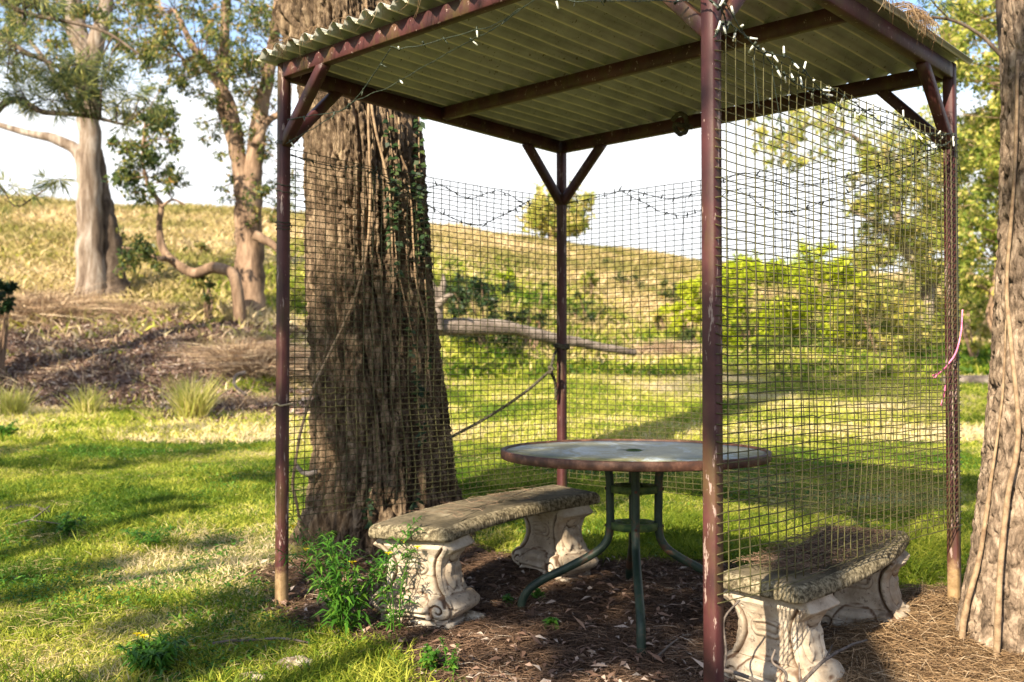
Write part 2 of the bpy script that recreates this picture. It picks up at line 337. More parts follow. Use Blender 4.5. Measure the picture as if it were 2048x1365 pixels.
M['leaf_olive'] = mat_leaf('olive_leaves', [(0, (0.07, 0.12, 0.02)), (0.35, (0.24, 0.30, 0.05)), (0.65, (0.55, 0.52, 0.11)), (1, (0.70, 0.54, 0.25))], 0.6, 0.5)
M['leaf_ivy'] = mat_leaf('ivy_leaves', [(0, (0.008, 0.022, 0.009)), (0.6, (0.022, 0.048, 0.016)), (1, (0.075, 0.105, 0.032))], 0.35, 0.4)
M['leaf_weed'] = mat_leaf('weed_leaves', [(0, (0.025, 0.085, 0.012)), (0.5, (0.06, 0.17, 0.02)), (1, (0.16, 0.30, 0.035))], 0.4, 0.4)
M['petal'] = mat_leaf('yellow_petals', [(0, (0.75, 0.50, 0.01)), (1, (0.9, 0.70, 0.02))], 0.3, 0.5)
M['branch'] = mat_noise('dark_twig', [(0.4, (0.05, 0.04, 0.035)), (0.65, (0.16, 0.13, 0.11))], 40, 0.9, 0.4, 0.002)
M['lichen'] = mat_noise('pale_bark_chip', [(0.4, (0.13, 0.09, 0.055)), (0.62, (0.42, 0.36, 0.28))], 30, 0.9, 0.8, 0.006)

# ------------------------------------------------------------------ terrain
_px = np.array([-3000, 0, 300, 550, 900, 1123, 1400, 1700, 2048, 5000.])
_ry = np.array([385, 403, 416, 432, 462, 488, 524, 540, 560, 600.])
_rd = np.array([38, 38, 38, 38, 42, 46, 50, 55, 60, 60.])
_tx = np.array([-3000, 0, 500, 800, 1100, 1400, 2048, 5000.])
_td = np.array([11.5, 11.5, 11.8, 14, 17.5, 19.5, 21, 21.])
def gz0(x, y):
    x = np.asarray(x, float); y = np.asarray(y, float)
    yy = np.maximum(y, 3.0); p = 1024+FPX*x/np.maximum(yy, 4)
    T = np.interp(p, _tx, _td); Rd = np.interp(p, _px, _rd); zR = CAMH+(728-np.interp(p, _px, _ry))/FPX*Rd
    z1 = 0.07*(np.maximum(y, -3)-4.3); zT = 0.07*(T-4.3)
    f = np.clip((y-T)/(Rd-T), 0, 1); f2 = 0.72*f+0.28*(f*f*(3-2*f)); f2 = f2*sst(0, 0.12, f)
    z = np.where(y <= T, z1, zT+(zR-zT)*f2)
    z = np.where(y > Rd, zR-0.02*(y-Rd), z)
    return z
def gz(x, y):
    x = np.asarray(x, float); y = np.asarray(y, float)
    P = np.stack([x, y], -1)
    b = (fbm(P*1.3, 3, 5)-0.5)*0.05*sst(1.5, 6, np.abs(y-4.3)+np.abs(x)*0.3) + (fbm(P*0.35, 3, 9)-0.5)*0.5*sst(11, 20, y)
    return gz0(x, y)+b
def litter_mask(x, y):
    """1 where the bare litter floor lies (shelter floor and round the trunks), 0 in the lawn"""
    P = np.stack([x, y], -1); w = (fbm(P*3.0, 3, 21)-0.5)*0.5
    xl = np.interp(y, [2, 3.3, 3.62, 3.95, 4.25, 5.0, 5.6], [0.6, -0.05, -0.30, -0.46, -0.9, -1.2, -1.0])
    db = np.interp(x, [-1.3, -0.3, -0.1, 1.1, 1.35, 1.6, 3], [5.8, 5.7, 5.3, 5.15, 4.7, 4.62, 4.55])
    return sst(-0.12, 0.12, x-xl+w*0.5)*sst(-0.12, 0.12, db-y+w*0.6)
def bank_mask(x, y):
    """brown leaf litter on the left bank"""
    p = 1024+FPX*x/np.maximum(y, 3); P = np.stack([x, y], -1); w = (fbm(P*0.6, 3, 31)-0.5)
    return sst(-0.6, 0.6, y-11.3+w*6)*sst(-1.2, 1.2, 18.0-y+w*7)*sst(-80, 80, 830-p+w*200)
def dry_mask(x, y):
    p = 1024+FPX*x/np.maximum(y, 3); P = np.stack([x, y], -1); w = fbm(P*0.22, 4, 41)-0.5
    return np.clip(sst(22, 32, y+w*20)+0.75*sst(15.5, 17.5, y+w*4)*sst(600, 300, p+w*300), 0, 1)

def build_ground():
    def axis(c, lo, hi, n, k):
        t = np.linspace(-1, 1, n); s = np.sinh(k*t)/np.sinh(k); return np.where(t < 0, c+s*(c-lo), c+s*(hi-c))
    X = axis(0.3, -220, 220, 430, 7.2); Y = axis(5.0, -60, 420, 470, 7.0)
    gx, gy = np.meshgrid(X, Y); z = gz(gx, gy)
    lm = litter_mask(gx, gy); P = np.stack([gx, gy], -1)
    z += lm*((fbm(P*7, 4, 3)-0.5)*0.035+(fbm(P*1.7, 2, 8)-0.5)*0.05)
    bm = bank_mask(gx, gy); z += bm*(fbm(P*1.6, 4, 12)-0.5)*0.25
    V = np.stack([gx, gy, z], -1).reshape(-1, 3)
    n = len(X); i = np.arange(len(Y)-1)[:, None]*n; j = np.arange(n-1)[None]
    F = np.stack([i+j, i+j+1, i+n+j+1, i+n+j], -1).reshape(-1, 4)
    me = mesh_from('ground', V, F, True, {'litter': lm.ravel(), 'bank': bm.ravel(), 'dry': dry_mask(gx, gy).ravel()})
    m, t, b, Nn, L = newmat('ground_soil_and_turf'); v = objco(t)
    def att(k):
        a = Nn('ShaderNodeAttribute'); a.attribute_name = k; return a.outputs['Fac']
    g1 = noise(t, 0.7, 6, 0.65, v); g = ramp(t, [(0.3, (0.06, 0.10, 0.015)), (0.48, (0.13, 0.17, 0.03)), (0.6, (0.26, 0.24, 0.08)), (0.72, (0.34, 0.24, 0.12))]); L(g1.outputs[0], g.inputs[0])
    g2 = noise(t, 28, 6, 0.75, v); gg = ramp(t, [(0.35, (0.45,)*3), (0.65, (1.2,)*3)]); L(g2.outputs[0], gg.inputs[0])
    mu = Nn('ShaderNodeMix'); mu.data_type = 'RGBA'; mu.blend_type = 'MULTIPLY'; mu.inputs[0].default_value = 1; L(g.outputs[0], mu.inputs[6]); L(gg.outputs[0], mu.inputs[7])
    l1 = noise(t, 16, 7, 0.75, v); l = ramp(t, [(0.3, (0.028, 0.017, 0.012)), (0.5, (0.07, 0.042, 0.028)), (0.7, (0.13, 0.085, 0.058))]); L(l1.outputs[0], l.inputs[0])
    k1 = noise(t, 3.2, 7, 0.75, v); k = ramp(t, [(0.3, (0.07, 0.045, 0.035)), (0.48, (0.17, 0.11, 0.085)), (0.62, (0.30, 0.21, 0.155)), (0.74, (0.12, 0.15, 0.04))]); L(k1.outputs[0], k.inputs[0])
    d1 = noise(t, 1.1, 7, 0.7, v); d = ramp(t, [(0.33, (0.20, 0.19, 0.06)), (0.5, (0.42, 0.31, 0.15)), (0.7, (0.56, 0.43, 0.25))]); L(d1.outputs[0], d.inputs[0])
    c = mixc(t, att('dry'), mu.outputs[2], d.outputs[0]); c = mixc(t, att('bank'), c, k.outputs[0]); c = mixc(t, att('litter'), c, l.outputs[0])
    L(c, b.inputs['Base Color']); b.inputs['Roughness'].default_value = 1; b.inputs['Specular IOR Level'].default_value = 0.05
    bump(t, b, g2.outputs[0], 0.6, 0.02)
    tag(link('ground', me, m), kind='structure')
build_ground()

# ------------------------------------------------------------------ the shelter
PL = np.array([-1.037, 4.524]); PF = np.array([0.596, 2.976]); PR = np.array([1.928, 4.381]); PB = np.array([0.295, 5.929])
U = (PL-PF)/np.linalg.norm(PL-PF); Vd = (PR-PF)/np.linalg.norm(PR-PF)
def p3(p, z): return np.array([p[0], p[1], z])
U3 = p3(U, 0); V3 = p3(Vd, 0)
def zroof(p):                       # underside of the frame, falling slightly to the back
    return 2.395-0.022*np.dot(p-PF, Vd)
sh = thing('garden_shelter', 'open maroon steel shelter with corrugated metal roof and wire mesh on three sides', 'shelter', (0.45, 4.45, 0.0))
def ch(o):                          # keep world coordinates under the thing's Empty
    o.parent = sh; o.matrix_parent_inverse = Matrix.Translation(-Vector(sh.location)); return o
SQ = 0.047
for nm, P, lab in (('L', PL, 'left post with rope tied round it and algae stained upper half'), ('F', PF, 'nearest post with scratched and flaking maroon paint'), ('R', PR, 'right post wrapped by the mesh ends'), ('B', PB, 'farthest post behind the table')):
    mb = MB(); g0 = float(gz0(*P)); top = zroof(P)+0.068
    mb.bar(p3(P, g0-0.2), p3(P, top), SQ, SQ, up=U3, bev=0.005)
    zz = np.concatenate(mb.V)[:, 2]; mb.A = [np.clip((zz-g0)/{'L': 0.33, 'R': 0.45, 'F': 0.05, 'B': 0.3}[nm], 0, 1)]
    o = mb.obj('post', M['post']); ch(o); o['label'] = lab
bh = 0.068
def beam(name, a, b, h=bh, w=SQ, dz=0):
    mb = MB(); mb.bar(p3(a, zroof(a)+h/2+dz), p3(b, zroof(b)+h/2+dz), w, h); return ch(mb.obj(name, M['paint']))
e = SQ/2+0.002
beam('beam', PL-U*(e+0.0), PF+U*(e+0.0)); beam('beam', PB-U*e, PR+U*e)
beam('beam', PL+Vd*e, PB-Vd*e, dz=-0.003); beam('beam', PF+Vd*e, PR-Vd*e, dz=-0.003)
ml, mf = (PL+PB)/2, (PF+PR)/2
beam('rafter', ml-U*e, mf+U*e, h=0.06, dz=0.004)
def brace(P, D, w=0.045):
    z = zroof(P); run = 0.30
    a = p3(P+D*(e-0.03), z-run-0.01); b = p3(P+D*(run+0.01), z+0.012)
    d = (b-a)/np.linalg.norm(b-a); mb = MB(); mb.bar(a, b, w, w, up=np.cross(d, p3(np.array([-D[1], D[0]]), 0))); ch(mb.obj('brace', M['paint']))
for P, ds in ((PL, (-U, Vd)), (PF, (U, Vd)), (PR, (-Vd, U)), (PB, (-U, -Vd))):
    for D in ds: brace(P, D)

def roof():
    # one corrugated sheet: ribs run along Vd, the waves show at the front left edge
    a0, a1 = -0.07, 2.25+0.07; b0, b1 = -0.11, 1.937+0.10; wl = 0.102
    s = np.linspace(a0, a1, 1500); t = np.linspace(b0, b1, 40)
    ss, tt = np.meshgrid(s, t); ph = ss*2*pi/wl; w = np.cos(ph); w = np.sign(w)*np.abs(w)**0.8
    w2 = w-0.35*np.exp(-((np.mod(ph/(2*pi), 1)-0.5)/0.05)**2)
    dent = (fbm(np.stack([ss*2, tt*2], -1), 3, 55)-0.5)*0.012
    step = 0.007*(np.floor(ss/0.762) % 2)
    px_ = PF[0]+U[0]*ss+Vd[0]*tt; py_ = PF[1]+U[1]*ss+Vd[1]*tt
    z = 2.395-0.022*tt+bh+0.026+0.017*w2+dent+step
    z = z-0.02*sst(a1-0.06, a1, ss)
    top = np.stack([px_, py_, z], -1).reshape(-1, 3); bot = top-np.array([0, 0, 0.0012])
    n = len(s); m = len(t); i = np.arange(m-1)[:, None]*n; j = np.arange(n-1)[None]
    F = np.stack([i+j, i+n+j, i+n+j+1, i+j+1], -1).reshape(-1, 4); Nn = n*m
    G = F[:, ::-1]+Nn
    ed = []
    for q in range(n-1): ed += [[q, q+1, Nn+q+1, Nn+q], [(m-1)*n+q+1, (m-1)*n+q, Nn+(m-1)*n+q, Nn+(m-1)*n+q+1]]
    for q in range(m-1): ed += [[(q+1)*n, q*n, Nn+q*n, Nn+(q+1)*n], [q*n+n-1, (q+1)*n+n-1, Nn+(q+1)*n+n-1, Nn+q*n+n-1]]
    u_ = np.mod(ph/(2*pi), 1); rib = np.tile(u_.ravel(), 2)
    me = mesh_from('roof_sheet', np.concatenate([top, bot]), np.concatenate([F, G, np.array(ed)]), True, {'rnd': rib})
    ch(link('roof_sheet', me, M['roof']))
    # screw heads under the sheet
roof()

def panel(A, B, seed, out, label, ztop=2.092, zbot=0.412, wrapA=False, wrapB=False, sag=0.0):
    """welded mesh, cells 57 x 29 mm, bellied and kinked; out = outward direction"""
    L = np.linalg.norm(B-A); D = (B-A)/L; cw, chh = 0.0570, 0.0292
    nx = int(L/cw); nz = int(round((ztop-zbot)/chh)); O = np.array(out)
    r = np.random.default_rng(seed)
    def pos(s, z):
        P = np.stack([s*1.7, z*1.7], -1); q = (fbm(P, 3, seed)-0.5)
        lo = sst(1.2, 0.45, z)
        edge = np.sin(np.clip(s/L, 0, 1)*pi)
        off = q*0.05*edge + lo*edge*0.035*np.sin(s*2.3+seed)
        sh_ = (fbm(P*1.3+9, 3, seed+3)-0.5)*0.03 + lo*(0.022*np.sin(s*3.1+z*4+seed))
        zz = z + (fbm(P*1.5+3, 3, seed+6)-0.5)*0.014 + edge*sag*(z-1.2)
        zz = zz - 0.02*edge*sst(1.9, 2.1, z)
        X = A[0]+D[0]*(s+sh_*edge)+O[0]*(off+0.030); Y = A[1]+D[1]*(s+sh_*edge)+O[1]*(off+0.030)
        return np.stack([X, Y, zz], -1)
    mb = MB(); rad = 0.0020
    s0, s1 = (-0.02, L+0.02)
    for k in range(nz+1):
        z = ztop-k*chh; s = np.linspace(s0, s1, 60); zz = np.full_like(s, z)
        kk = r.random(60) < 0.03; zz = zz+np.where(kk, r.normal(size=60)*0.004, 0)
        P = pos(s, zz)
        if wrapA: # end bent round the post face
            P[0] = p3(A-D*0.020+O*0.026, z+r.normal()*0.004); P[1] = p3(A+D*0.014+O*0.029, z+r.normal()*0.002)
        if wrapB:
            P[-1] = p3(B+D*0.027+O*0.004, z+r.normal()*0.003); P[-2] = p3(B+D*0.022+O*0.028, z)
        mb.tube(P, rad, 4, r.random())
    for k in range(nx+1):
        s_ = 0.03+k*cw
        if s_ > L: break
        zlow = zbot-(0.0 if r.random() < 0.6 else r.random()*0.02)
        z = np.linspace(ztop+0.004, zlow, 60)
        mb.tube(pos(np.full(60, s_), z)+p3(O*0.003, 0), rad, 4, r.random())
    o = mb.obj('mesh_panel', M['wire'], smooth=True); ch(o); o['label'] = label
panel(PL, PB, 3, U, 'mesh panel in front of the big furrowed trunk', sag=0.0)
panel(PB, PR, 5, Vd, 'mesh panel at the back behind the table')
panel(PF, PR, 8, -U, 'nearest mesh panel on the right side with its wire ends hooked round the posts', wrapA=True, wrapB=True)

# ------------------------------------------------------------------ table
TC = np.array([0.536, 4.40]); TZ = 0.722; TR = 0.583
tb = thing('patio_table', 'round patio table with clouded glass top, rusty brown rim and four bent green legs', 'table', (TC[0], TC[1], 0.0), R_(-4))
def ring_prof(prof, n=96):
    prof = np.array(prof); m = len(prof); a = np.arange(n)*2*pi/n
    V = np.stack([prof[:, 0][:, None]*np.cos(a), prof[:, 0][:, None]*np.sin(a), np.broadcast_to(prof[:, 1][:, None], (m, n))], -1).reshape(-1, 3)
    i = np.arange(m-1)[:, None]*n; j = np.arange(n)[None]; j2 = (j+1) % n
    return V, np.stack([i+j, i+j2, i+n+j2, i+n+j], -1).reshape(-1, 4)
mb = MB(); r_ = TR
mb.add(*ring_prof([(r_-0.03, TZ-0.033), (r_-0.002, TZ-0.033), (r_+0.002, TZ-0.029), (r_+0.002, TZ+0.002), (r_-0.003, TZ+0.005), (r_-0.016, TZ+0.005), (r_-0.018, TZ-0.002), (r_-0.018, TZ-0.026), (r_-0.03, TZ-0.029), (r_-0.03, TZ-0.033)]))
mb.obj('rim', M['rim'], tb, smooth=True)
mb = MB(); mb.add(*ring_prof([(0.026, TZ-0.012), (0.026, TZ-0.003), (0.1, TZ-0.003), (0.3, TZ-0.003), (r_-0.0185, TZ-0.003), (r_-0.0185, TZ-0.012), (0.026, TZ-0.012)]))
mb.obj('glass_top', M['glass'], tb)
mb = MB(); mb.add(*ring_prof([(0.024, TZ-0.02), (0.024, TZ+0.001), (0.030, TZ+0.003), (0.036, TZ-0.0025)], 40))
mb.obj('hole_ring', M['shelf'], tb, smooth=True)
for k in range(4):
    a = k*pi/2; gl = float(gz0(TC[0]+0.5*cos(a-R_(4)), TC[1]+0.5*sin(a-R_(4))))-0.012
    pts = spline([(0.155, 0, TZ-0.04), (0.122, 0, TZ-0.065), (0.108, 0, TZ-0.12), (0.106, 0, 0.50), (0.106, 0, 0.38), (0.125, 0, 0.315), (0.18, 0, 0.265), (0.30, 0, 0.20), (0.40, 0, 0.150), (0.462, 0, 0.105), (0.492, 0, 0.055), (0.50, 0, gl)], 60)
    P = np.stack([pts[:, 0]*cos(a), pts[:, 0]*sin(a), pts[:, 2]], -1)
    mb = MB(); mb.tube(P, 0.0185, 14); lg = mb.obj('leg', M['leg'], tb, smooth=True)
    for z in (0.553, 0.392):
        bb = MB(); c = np.array([cos(a), sin(a), 0])
        bb.tube([c*0.123+[0, 0, z], c*0.1285+[0, 0, z]], 0.007, 8); bb.obj('bolt', M['rim'], lg)
for z in (0.553, 0.392):
    mb = MB(); n = 48; hh = 0.015
    for q in range(4):
        a0 = q*pi/2; c = 0.047*np.array([cos(a0+pi/4), sin(a0+pi/4)])
        th = np.arange(n)*2*pi/n; d = np.stack([np.cos(th), np.sin(th)], -1); outp = []
        for dd in d:     # boundary of the quadrant seen from the hole's centre
            ts = []
            bq = 2*c@dd; t1 = (-bq+math.sqrt(bq*bq-4*(c@c-0.102**2)))/2; ts.append(t1)
            for w in (np.array([cos(a0), sin(a0)]), np.array([cos(a0+pi/2), sin(a0+pi/2)])):
                den = dd@w
                if den < -1e-6: ts.append(-(c@w)/den)
            outp.append(c+dd*min(ts))
        outp = np.array(outp); inn = c+d*0.029
        V = np.concatenate([np.c_[inn, np.full(n, z+hh)], np.c_[outp, np.full(n, z+hh)], np.c_[inn, np.full(n, z-hh)], np.c_[outp, np.full(n, z-hh)]])
        j = np.arange(n); j2 = (j+1) % n
        F = np.concatenate([np.stack([j, j+n, j2+n, j2], -1), np.stack([j+2*n, j2+2*n, j2+3*n, j+3*n], -1), np.stack([j, j2, j2+2*n, j+2*n], -1), np.stack([j+n, j+3*n, j2+3*n, j2+n], -1)])
        mb.add(V, F)
    mb.obj('brace_ring', M['shelf'], tb)

# ------------------------------------------------------------------ benches
def seat_mesh(Ls, Wd, sag, T, seed):
    Rr = (Ls**2/4+sag**2)/(2*sag); rc = 0.035; per = []
    # outline of a rounded rectangle in (s, w), with outward normals
    hl, hw = Ls/2, Wd/2
    for (cx, cy, a0) in ((hl-rc, hw-rc, 0), (-hl+rc, hw-rc, pi/2), (-hl+rc, -hw+rc, pi), (hl-rc, -hw+rc, 3*pi/2)):
        for a in np.linspace(a0, a0+pi/2, 9): per.append((cx+rc*cos(a), cy+rc*sin(a), cos(a), sin(a)))
    per = np.array(per+[per[0]]); dd = np.r_[0, np.cumsum(np.hypot(np.diff(per[:, 0]), np.diff(per[:, 1])))]
    n = int(dd[-1]/0.0045); q = np.linspace(0, dd[-1], n, endpoint=False)
    o = np.stack([np.interp(q, dd, per[:, k]) for k in range(4)], -1)
    prof = [(0.03, 0), (0.012, 0.001), (0.003, 0.006), (0.0, 0.018), (0.001, 0.034), (0.005, 0.046), (0.012, 0.055), (0.024, T-0.002), (0.036, T), (0.042, T-0.003), (0.046, T-0.006), (0.050, T-0.003), (0.06, T-0.001)]
    prof += [(x, T) for x in (0.08, 0.10, 0.12, 0.14, 0.155, 0.166)]
    V = []; A = []; m = len(prof)
    for k, (ins, z) in enumerate(prof):
        s = o[:, 0]-o[:, 2]*ins; w = o[:, 1]-o[:, 3]*ins
        lim = hw-0.0005
        s = np.clip(s, -(hl-min(ins, 0.2)), hl-min(ins, 0.2))
        edge = math.exp(-((z-0.035)/0.022)**2)*(ins < 0.03)
        g = (np.cos(q*2*pi/0.019+z*40)*0.5+0.5)*(0.5+vnoise(np.stack([q*30, q*0], -1), seed))
        s = s-o[:, 2]*g*0.0065*edge; w = w-o[:, 3]*g*0.0065*edge
        P = np.stack([s*22, w*22, np.full_like(s, z*22)], -1); nz = (fbm(P, 4, seed)-0.5)
        s = s+o[:, 2]*nz*0.004; w = w+o[:, 3]*nz*0.004; zz = z+nz*0.004
        # bend into an arc; the middle lies on the -w side
        phi = s/Rr; rr = Rr+w*-1
        X = (Rr-w)*np.sin(phi)*1.0; Y = -(Rr-w)*np.cos(phi)+Rr
        zz = zz*(T-0.008)/T; V.append(np.stack([X, Y-sag*0.5, zz], -1)); A.append(np.full(n, 1.0 if ins < 0.04 else 0.0))
    V = np.concatenate(V); A = np.concatenate(A)
    i = np.arange(m-1)[:, None]*n; j = np.arange(n)[None]; j2 = (j+1) % n
    F = np.stack([i+j, i+j2, i+n+j2, i+n+j], -1).reshape(-1, 4)
    c = []  # close the narrow slot that is left along the middle, and the underside
    cV = V[(m-1)*n:].mean(0); V = np.vstack([V, cV, V[:n].mean(0)]); k = len(V)-2
    jj = np.arange(n)
    T3 = np.concatenate([np.stack([(m-1)*n+jj, (m-1)*n+(jj+1) % n, np.full(n, k)], -1), np.stack([(jj+1) % n, jj, np.full(n, k+1)], -1)])
    return mesh_from('seat', V, [T3, F], True, {'rnd': np.r_[A, 0, 0]})

def seg_d(P, pts):
    """distance of P (n,2) to a polyline"""
    d = np.full(len(P), 9.0)
    for a, b in zip(pts[:-1], pts[1:]):
        ab = b-a; t = np.clip(((P-a)@ab)/(ab@ab+1e-12), 0, 1); d = np.minimum(d, np.linalg.norm(P-(a+t[:, None]*ab), axis=1))
    return d
def spiral(c, r0, turns, a0, sgn, n=50):
    t = np.linspace(0, 1, n); r = r0*(1-t*0.88); a = a0+sgn*t*turns*2*pi
    return np.stack([c[0]+r*np.cos(a), c[1]+r*np.sin(a)], -1)
def support_mesh(seed, H):
    nz, nt = 210, 400
    z = np.linspace(0, 1, nz)
    kz = [0, .06, .115, .135, .16, .22, .30, .38, .43, .50, .60, .70, .80, .87, .91, .95, 1]
    kw = [.158, .163, .160, .148, .155, .172, .178, .168, .145, .130, .118, .117, .128, .150, .162, .160, .158]
    kt = [.088, .092, .090, .078, .082, .094, .098, .092, .080, .074, .068, .068, .074, .085, .092, .090, .088]
    hw = np.interp(z, kz, kw); ht = np.interp(z, kz, kt)
    th = np.linspace(0, 2*pi, nt, endpoint=False)
    Z, TH = np.meshgrid(z, th, indexing='ij'); HW = hw[:, None]; HT = ht[:, None]
    ne = 0.30; cx = np.sign(np.cos(TH))*np.abs(np.cos(TH))**ne; cy = np.sign(np.sin(TH))*np.abs(np.sin(TH))**ne
    X = HW*cx; Y = HT*cy; zz = Z*H
    fx = np.abs(cx) >= 0.999; relief = np.zeros_like(X); dirt = np.zeros_like(X)
    # broad faces: shell, side bands and volutes
    x = X/0.158; wy = (np.abs(cy) > 0.9)*1.0
    Pw = np.stack([X.ravel(), zz.ravel()], -1); Hh = H
    bandp = np.stack([np.interp(z, kz, kw)-0.034, z*H], -1)[int(nz*0.30):int(nz*0.93)]
    for sg in (-1, 1):
        b = bandp.copy(); b[:, 0] *= sg; d = seg_d(Pw, b[::8]).reshape(X.shape)
        relief -= 0.013*np.exp(-(d/0.005)**2)*wy; dirt += np.exp(-(d/0.005)**2)*wy
        outer = sst(0.0, 0.010, (X*sg)-np.interp(Z, kz, kw)+0.034)*(Z > .30)*(Z < .93); relief += 0.006*outer*wy
        c = np.array([sg*0.115, 0.25*Hh]); sp = spiral(c, 0.050, 1.6, pi/2, -sg)
        d = seg_d(Pw, sp).reshape(X.shape); rr = np.hypot(X-c[0], zz-c[1])
        relief += wy*(0.020*sst(0.058, 0.046, rr)-0.013*np.exp(-(d/0.004)**2)*(rr < 0.055)); dirt += 0.8*np.exp(-(d/0.004)**2)*(rr < 0.055)*wy
        c2 = np.array([sg*0.030, 0.70*Hh]); sp = spiral(c2, 0.026, 1.3, -pi/2, sg); d = seg_d(Pw, sp).reshape(X.shape)
        relief += wy*0.010*np.exp(-(d/0.006)**2); dirt += 0.5*np.exp(-((d-0.008)/0.003)**2)*wy
        c3 = np.array([sg*0.024, 0.155*Hh]); rr = np.hypot(X-c3[0], zz-c3[1]); relief += wy*0.010*sst(0.018, 0.006, rr); dirt += wy*0.6*np.exp(-((rr-0.018)/0.003)**2)
    c = np.array([0, 0.17*Hh]); rr = np.hypot(X-c[0], (zz-c[1])*0.95); an = np.arctan2(zz-c[1], X-c[0])
    shell = sst(0.098, 0.088, rr)*(zz > c[1]); relief += wy*shell*(0.013+0.008*np.cos(an*14)*sst(0.015, 0.04, rr)); dirt += wy*0.9*np.exp(-((rr-0.098)/0.004)**2)*(zz > c[1])
    dirt += wy*shell*0.25*(np.cos(an*14) < -0.7)
    # narrow faces: drooping leaf over a big roll
    wx = (np.abs(cx) > 0.97)*1.0; Pn = np.stack([Y.ravel(), zz.ravel()], -1)
    for off, rw, cz, rh in ((-0.030, 0.018, .60, .055), (0.0, 0.020, .54, .075), (0.030, 0.018, .60, .055), (0, 0.03, .80, .03)):
        q = ((Y-off)/rw)**2+((zz-cz*Hh)/rh)**2; relief += wx*0.020*sst(1.2, 0.3, q); dirt += wx*0.6*np.exp(-((q-1.15)/0.15)**2)
    roll = np.exp(-((Z-.27)/.085)**2); relief += 0.022*roll*(np.abs(cx) > 0.93); 
    for zc in (.145, .405): g = np.exp(-((Z-zc)/.012)**2); relief -= 0.008*g; dirt += 0.5*g*wx
    g = np.exp(-((Z-.125)/.010)**2); relief -= 0.006*g; dirt += 0.5*g
    relief += 0.020*np.exp(-((Z-.90)/.05)**2)*(np.abs(cx) > 0.95)
    nzs = fbm(np.stack([X*28, Y*28, zz*28], -1), 4, seed)-0.5; relief += nzs*0.010
    chip = vnoise(np.stack([X*60, Y*60, zz*60], -1), seed+4); relief -= 0.004*sst(0.78, 0.95, chip); dirt += 0.5*sst(0.80, 0.95, chip)
    nxv = np.where(np.abs(cx) > np.abs(cy), np.sign(cx), 0.0); nyv = np.where(np.abs(cy) >= np.abs(cx), np.sign(cy), 0.0)
    # blend normals near corners
    bx = np.abs(cx)**8; by = np.abs(cy)**8; s_ = np.sqrt(bx**2+by**2)+1e-9
    X = X+np.sign(cx)*bx/s_*relief; Y = Y+np.sign(cy)*by/s_*relief
    V = np.stack([X, Y, zz], -1).reshape(-1, 3)
    i = np.arange(nz-1)[:, None]*nt; j = np.arange(nt)[None]; j2 = (j+1) % nt
    F = np.stack([i+j, i+j2, i+nt+j2, i+nt+j], -1).reshape(-1, 4)
    V = np.vstack([V, [0, 0, H], [0, 0, 0]]); k = len(V)-2; jj = np.arange(nt)
    T3 = np.concatenate([np.stack([(nz-1)*nt+jj, (nz-1)*nt+(jj+1) % nt, np.full(nt, k)], -1), np.stack([(jj+1) % nt, jj, np.full(nt, k+1)], -1)])
    return mesh_from('support', V, [T3, F], True, {'rnd': np.r_[np.clip(dirt, 0, 1).ravel(), 0, 0]})
sup_me = support_mesh(60, 0.365); sup_me.materials.append(M['support'])
def bench(cx, cy, ang, Ls, Wd, sag, flip, label, seed, H, tilt, drop=0.0, ins=(0.17, 0.13), k=1.14):
    """concave side towards local +y when flip=1"""
    b = thing('stone_bench', label, 'bench', (cx, cy, float(gz0(cx, cy))-0.008-drop), 0, 'curved ornate stone benches under the shelter')
    b.rotation_euler = (0, -tilt, ang+(pi if flip < 0 else 0))
    if flip < 0: b.rotation_euler = (0, tilt, ang+pi)
    sm = seat_mesh(Ls, Wd, sag, 0.066, seed); sm.materials.append(M['seat'])
    o = link('seat', sm, None, b, loc=(0, 0, H))
    for sg, i_ in ((-1, ins[0]), (1, ins[1])):
        Rr = (Ls**2/4+sag**2)/(2*sag); s = sg*(Ls/2-i_); phi = s/Rr
        p = link('support', sup_me, None, b, loc=(Rr*sin(phi), -Rr*cos(phi)+Rr-sag*0.5, 0.0))
        p.rotation_euler = (0, 0, phi+pi/2); p.scale = (Wd/0.40*k, k*1.05, H/0.365)
    return b
bench(-0.075, 4.70, R_(51.4), 1.27, 0.395, 0.10, -1, 'curved grey stone bench left of the table, before the big furrowed trunk', 70, 0.385, 0.035, 0.02, (0.17, 0.15))
bench(1.225, 3.935, R_(51.7), 1.14, 0.37, 0.06, 1, 'curved stone bench at the right behind the near mesh, littered with needles', 80, 0.40, 0.035, 0.055, (0.15, 0.15))

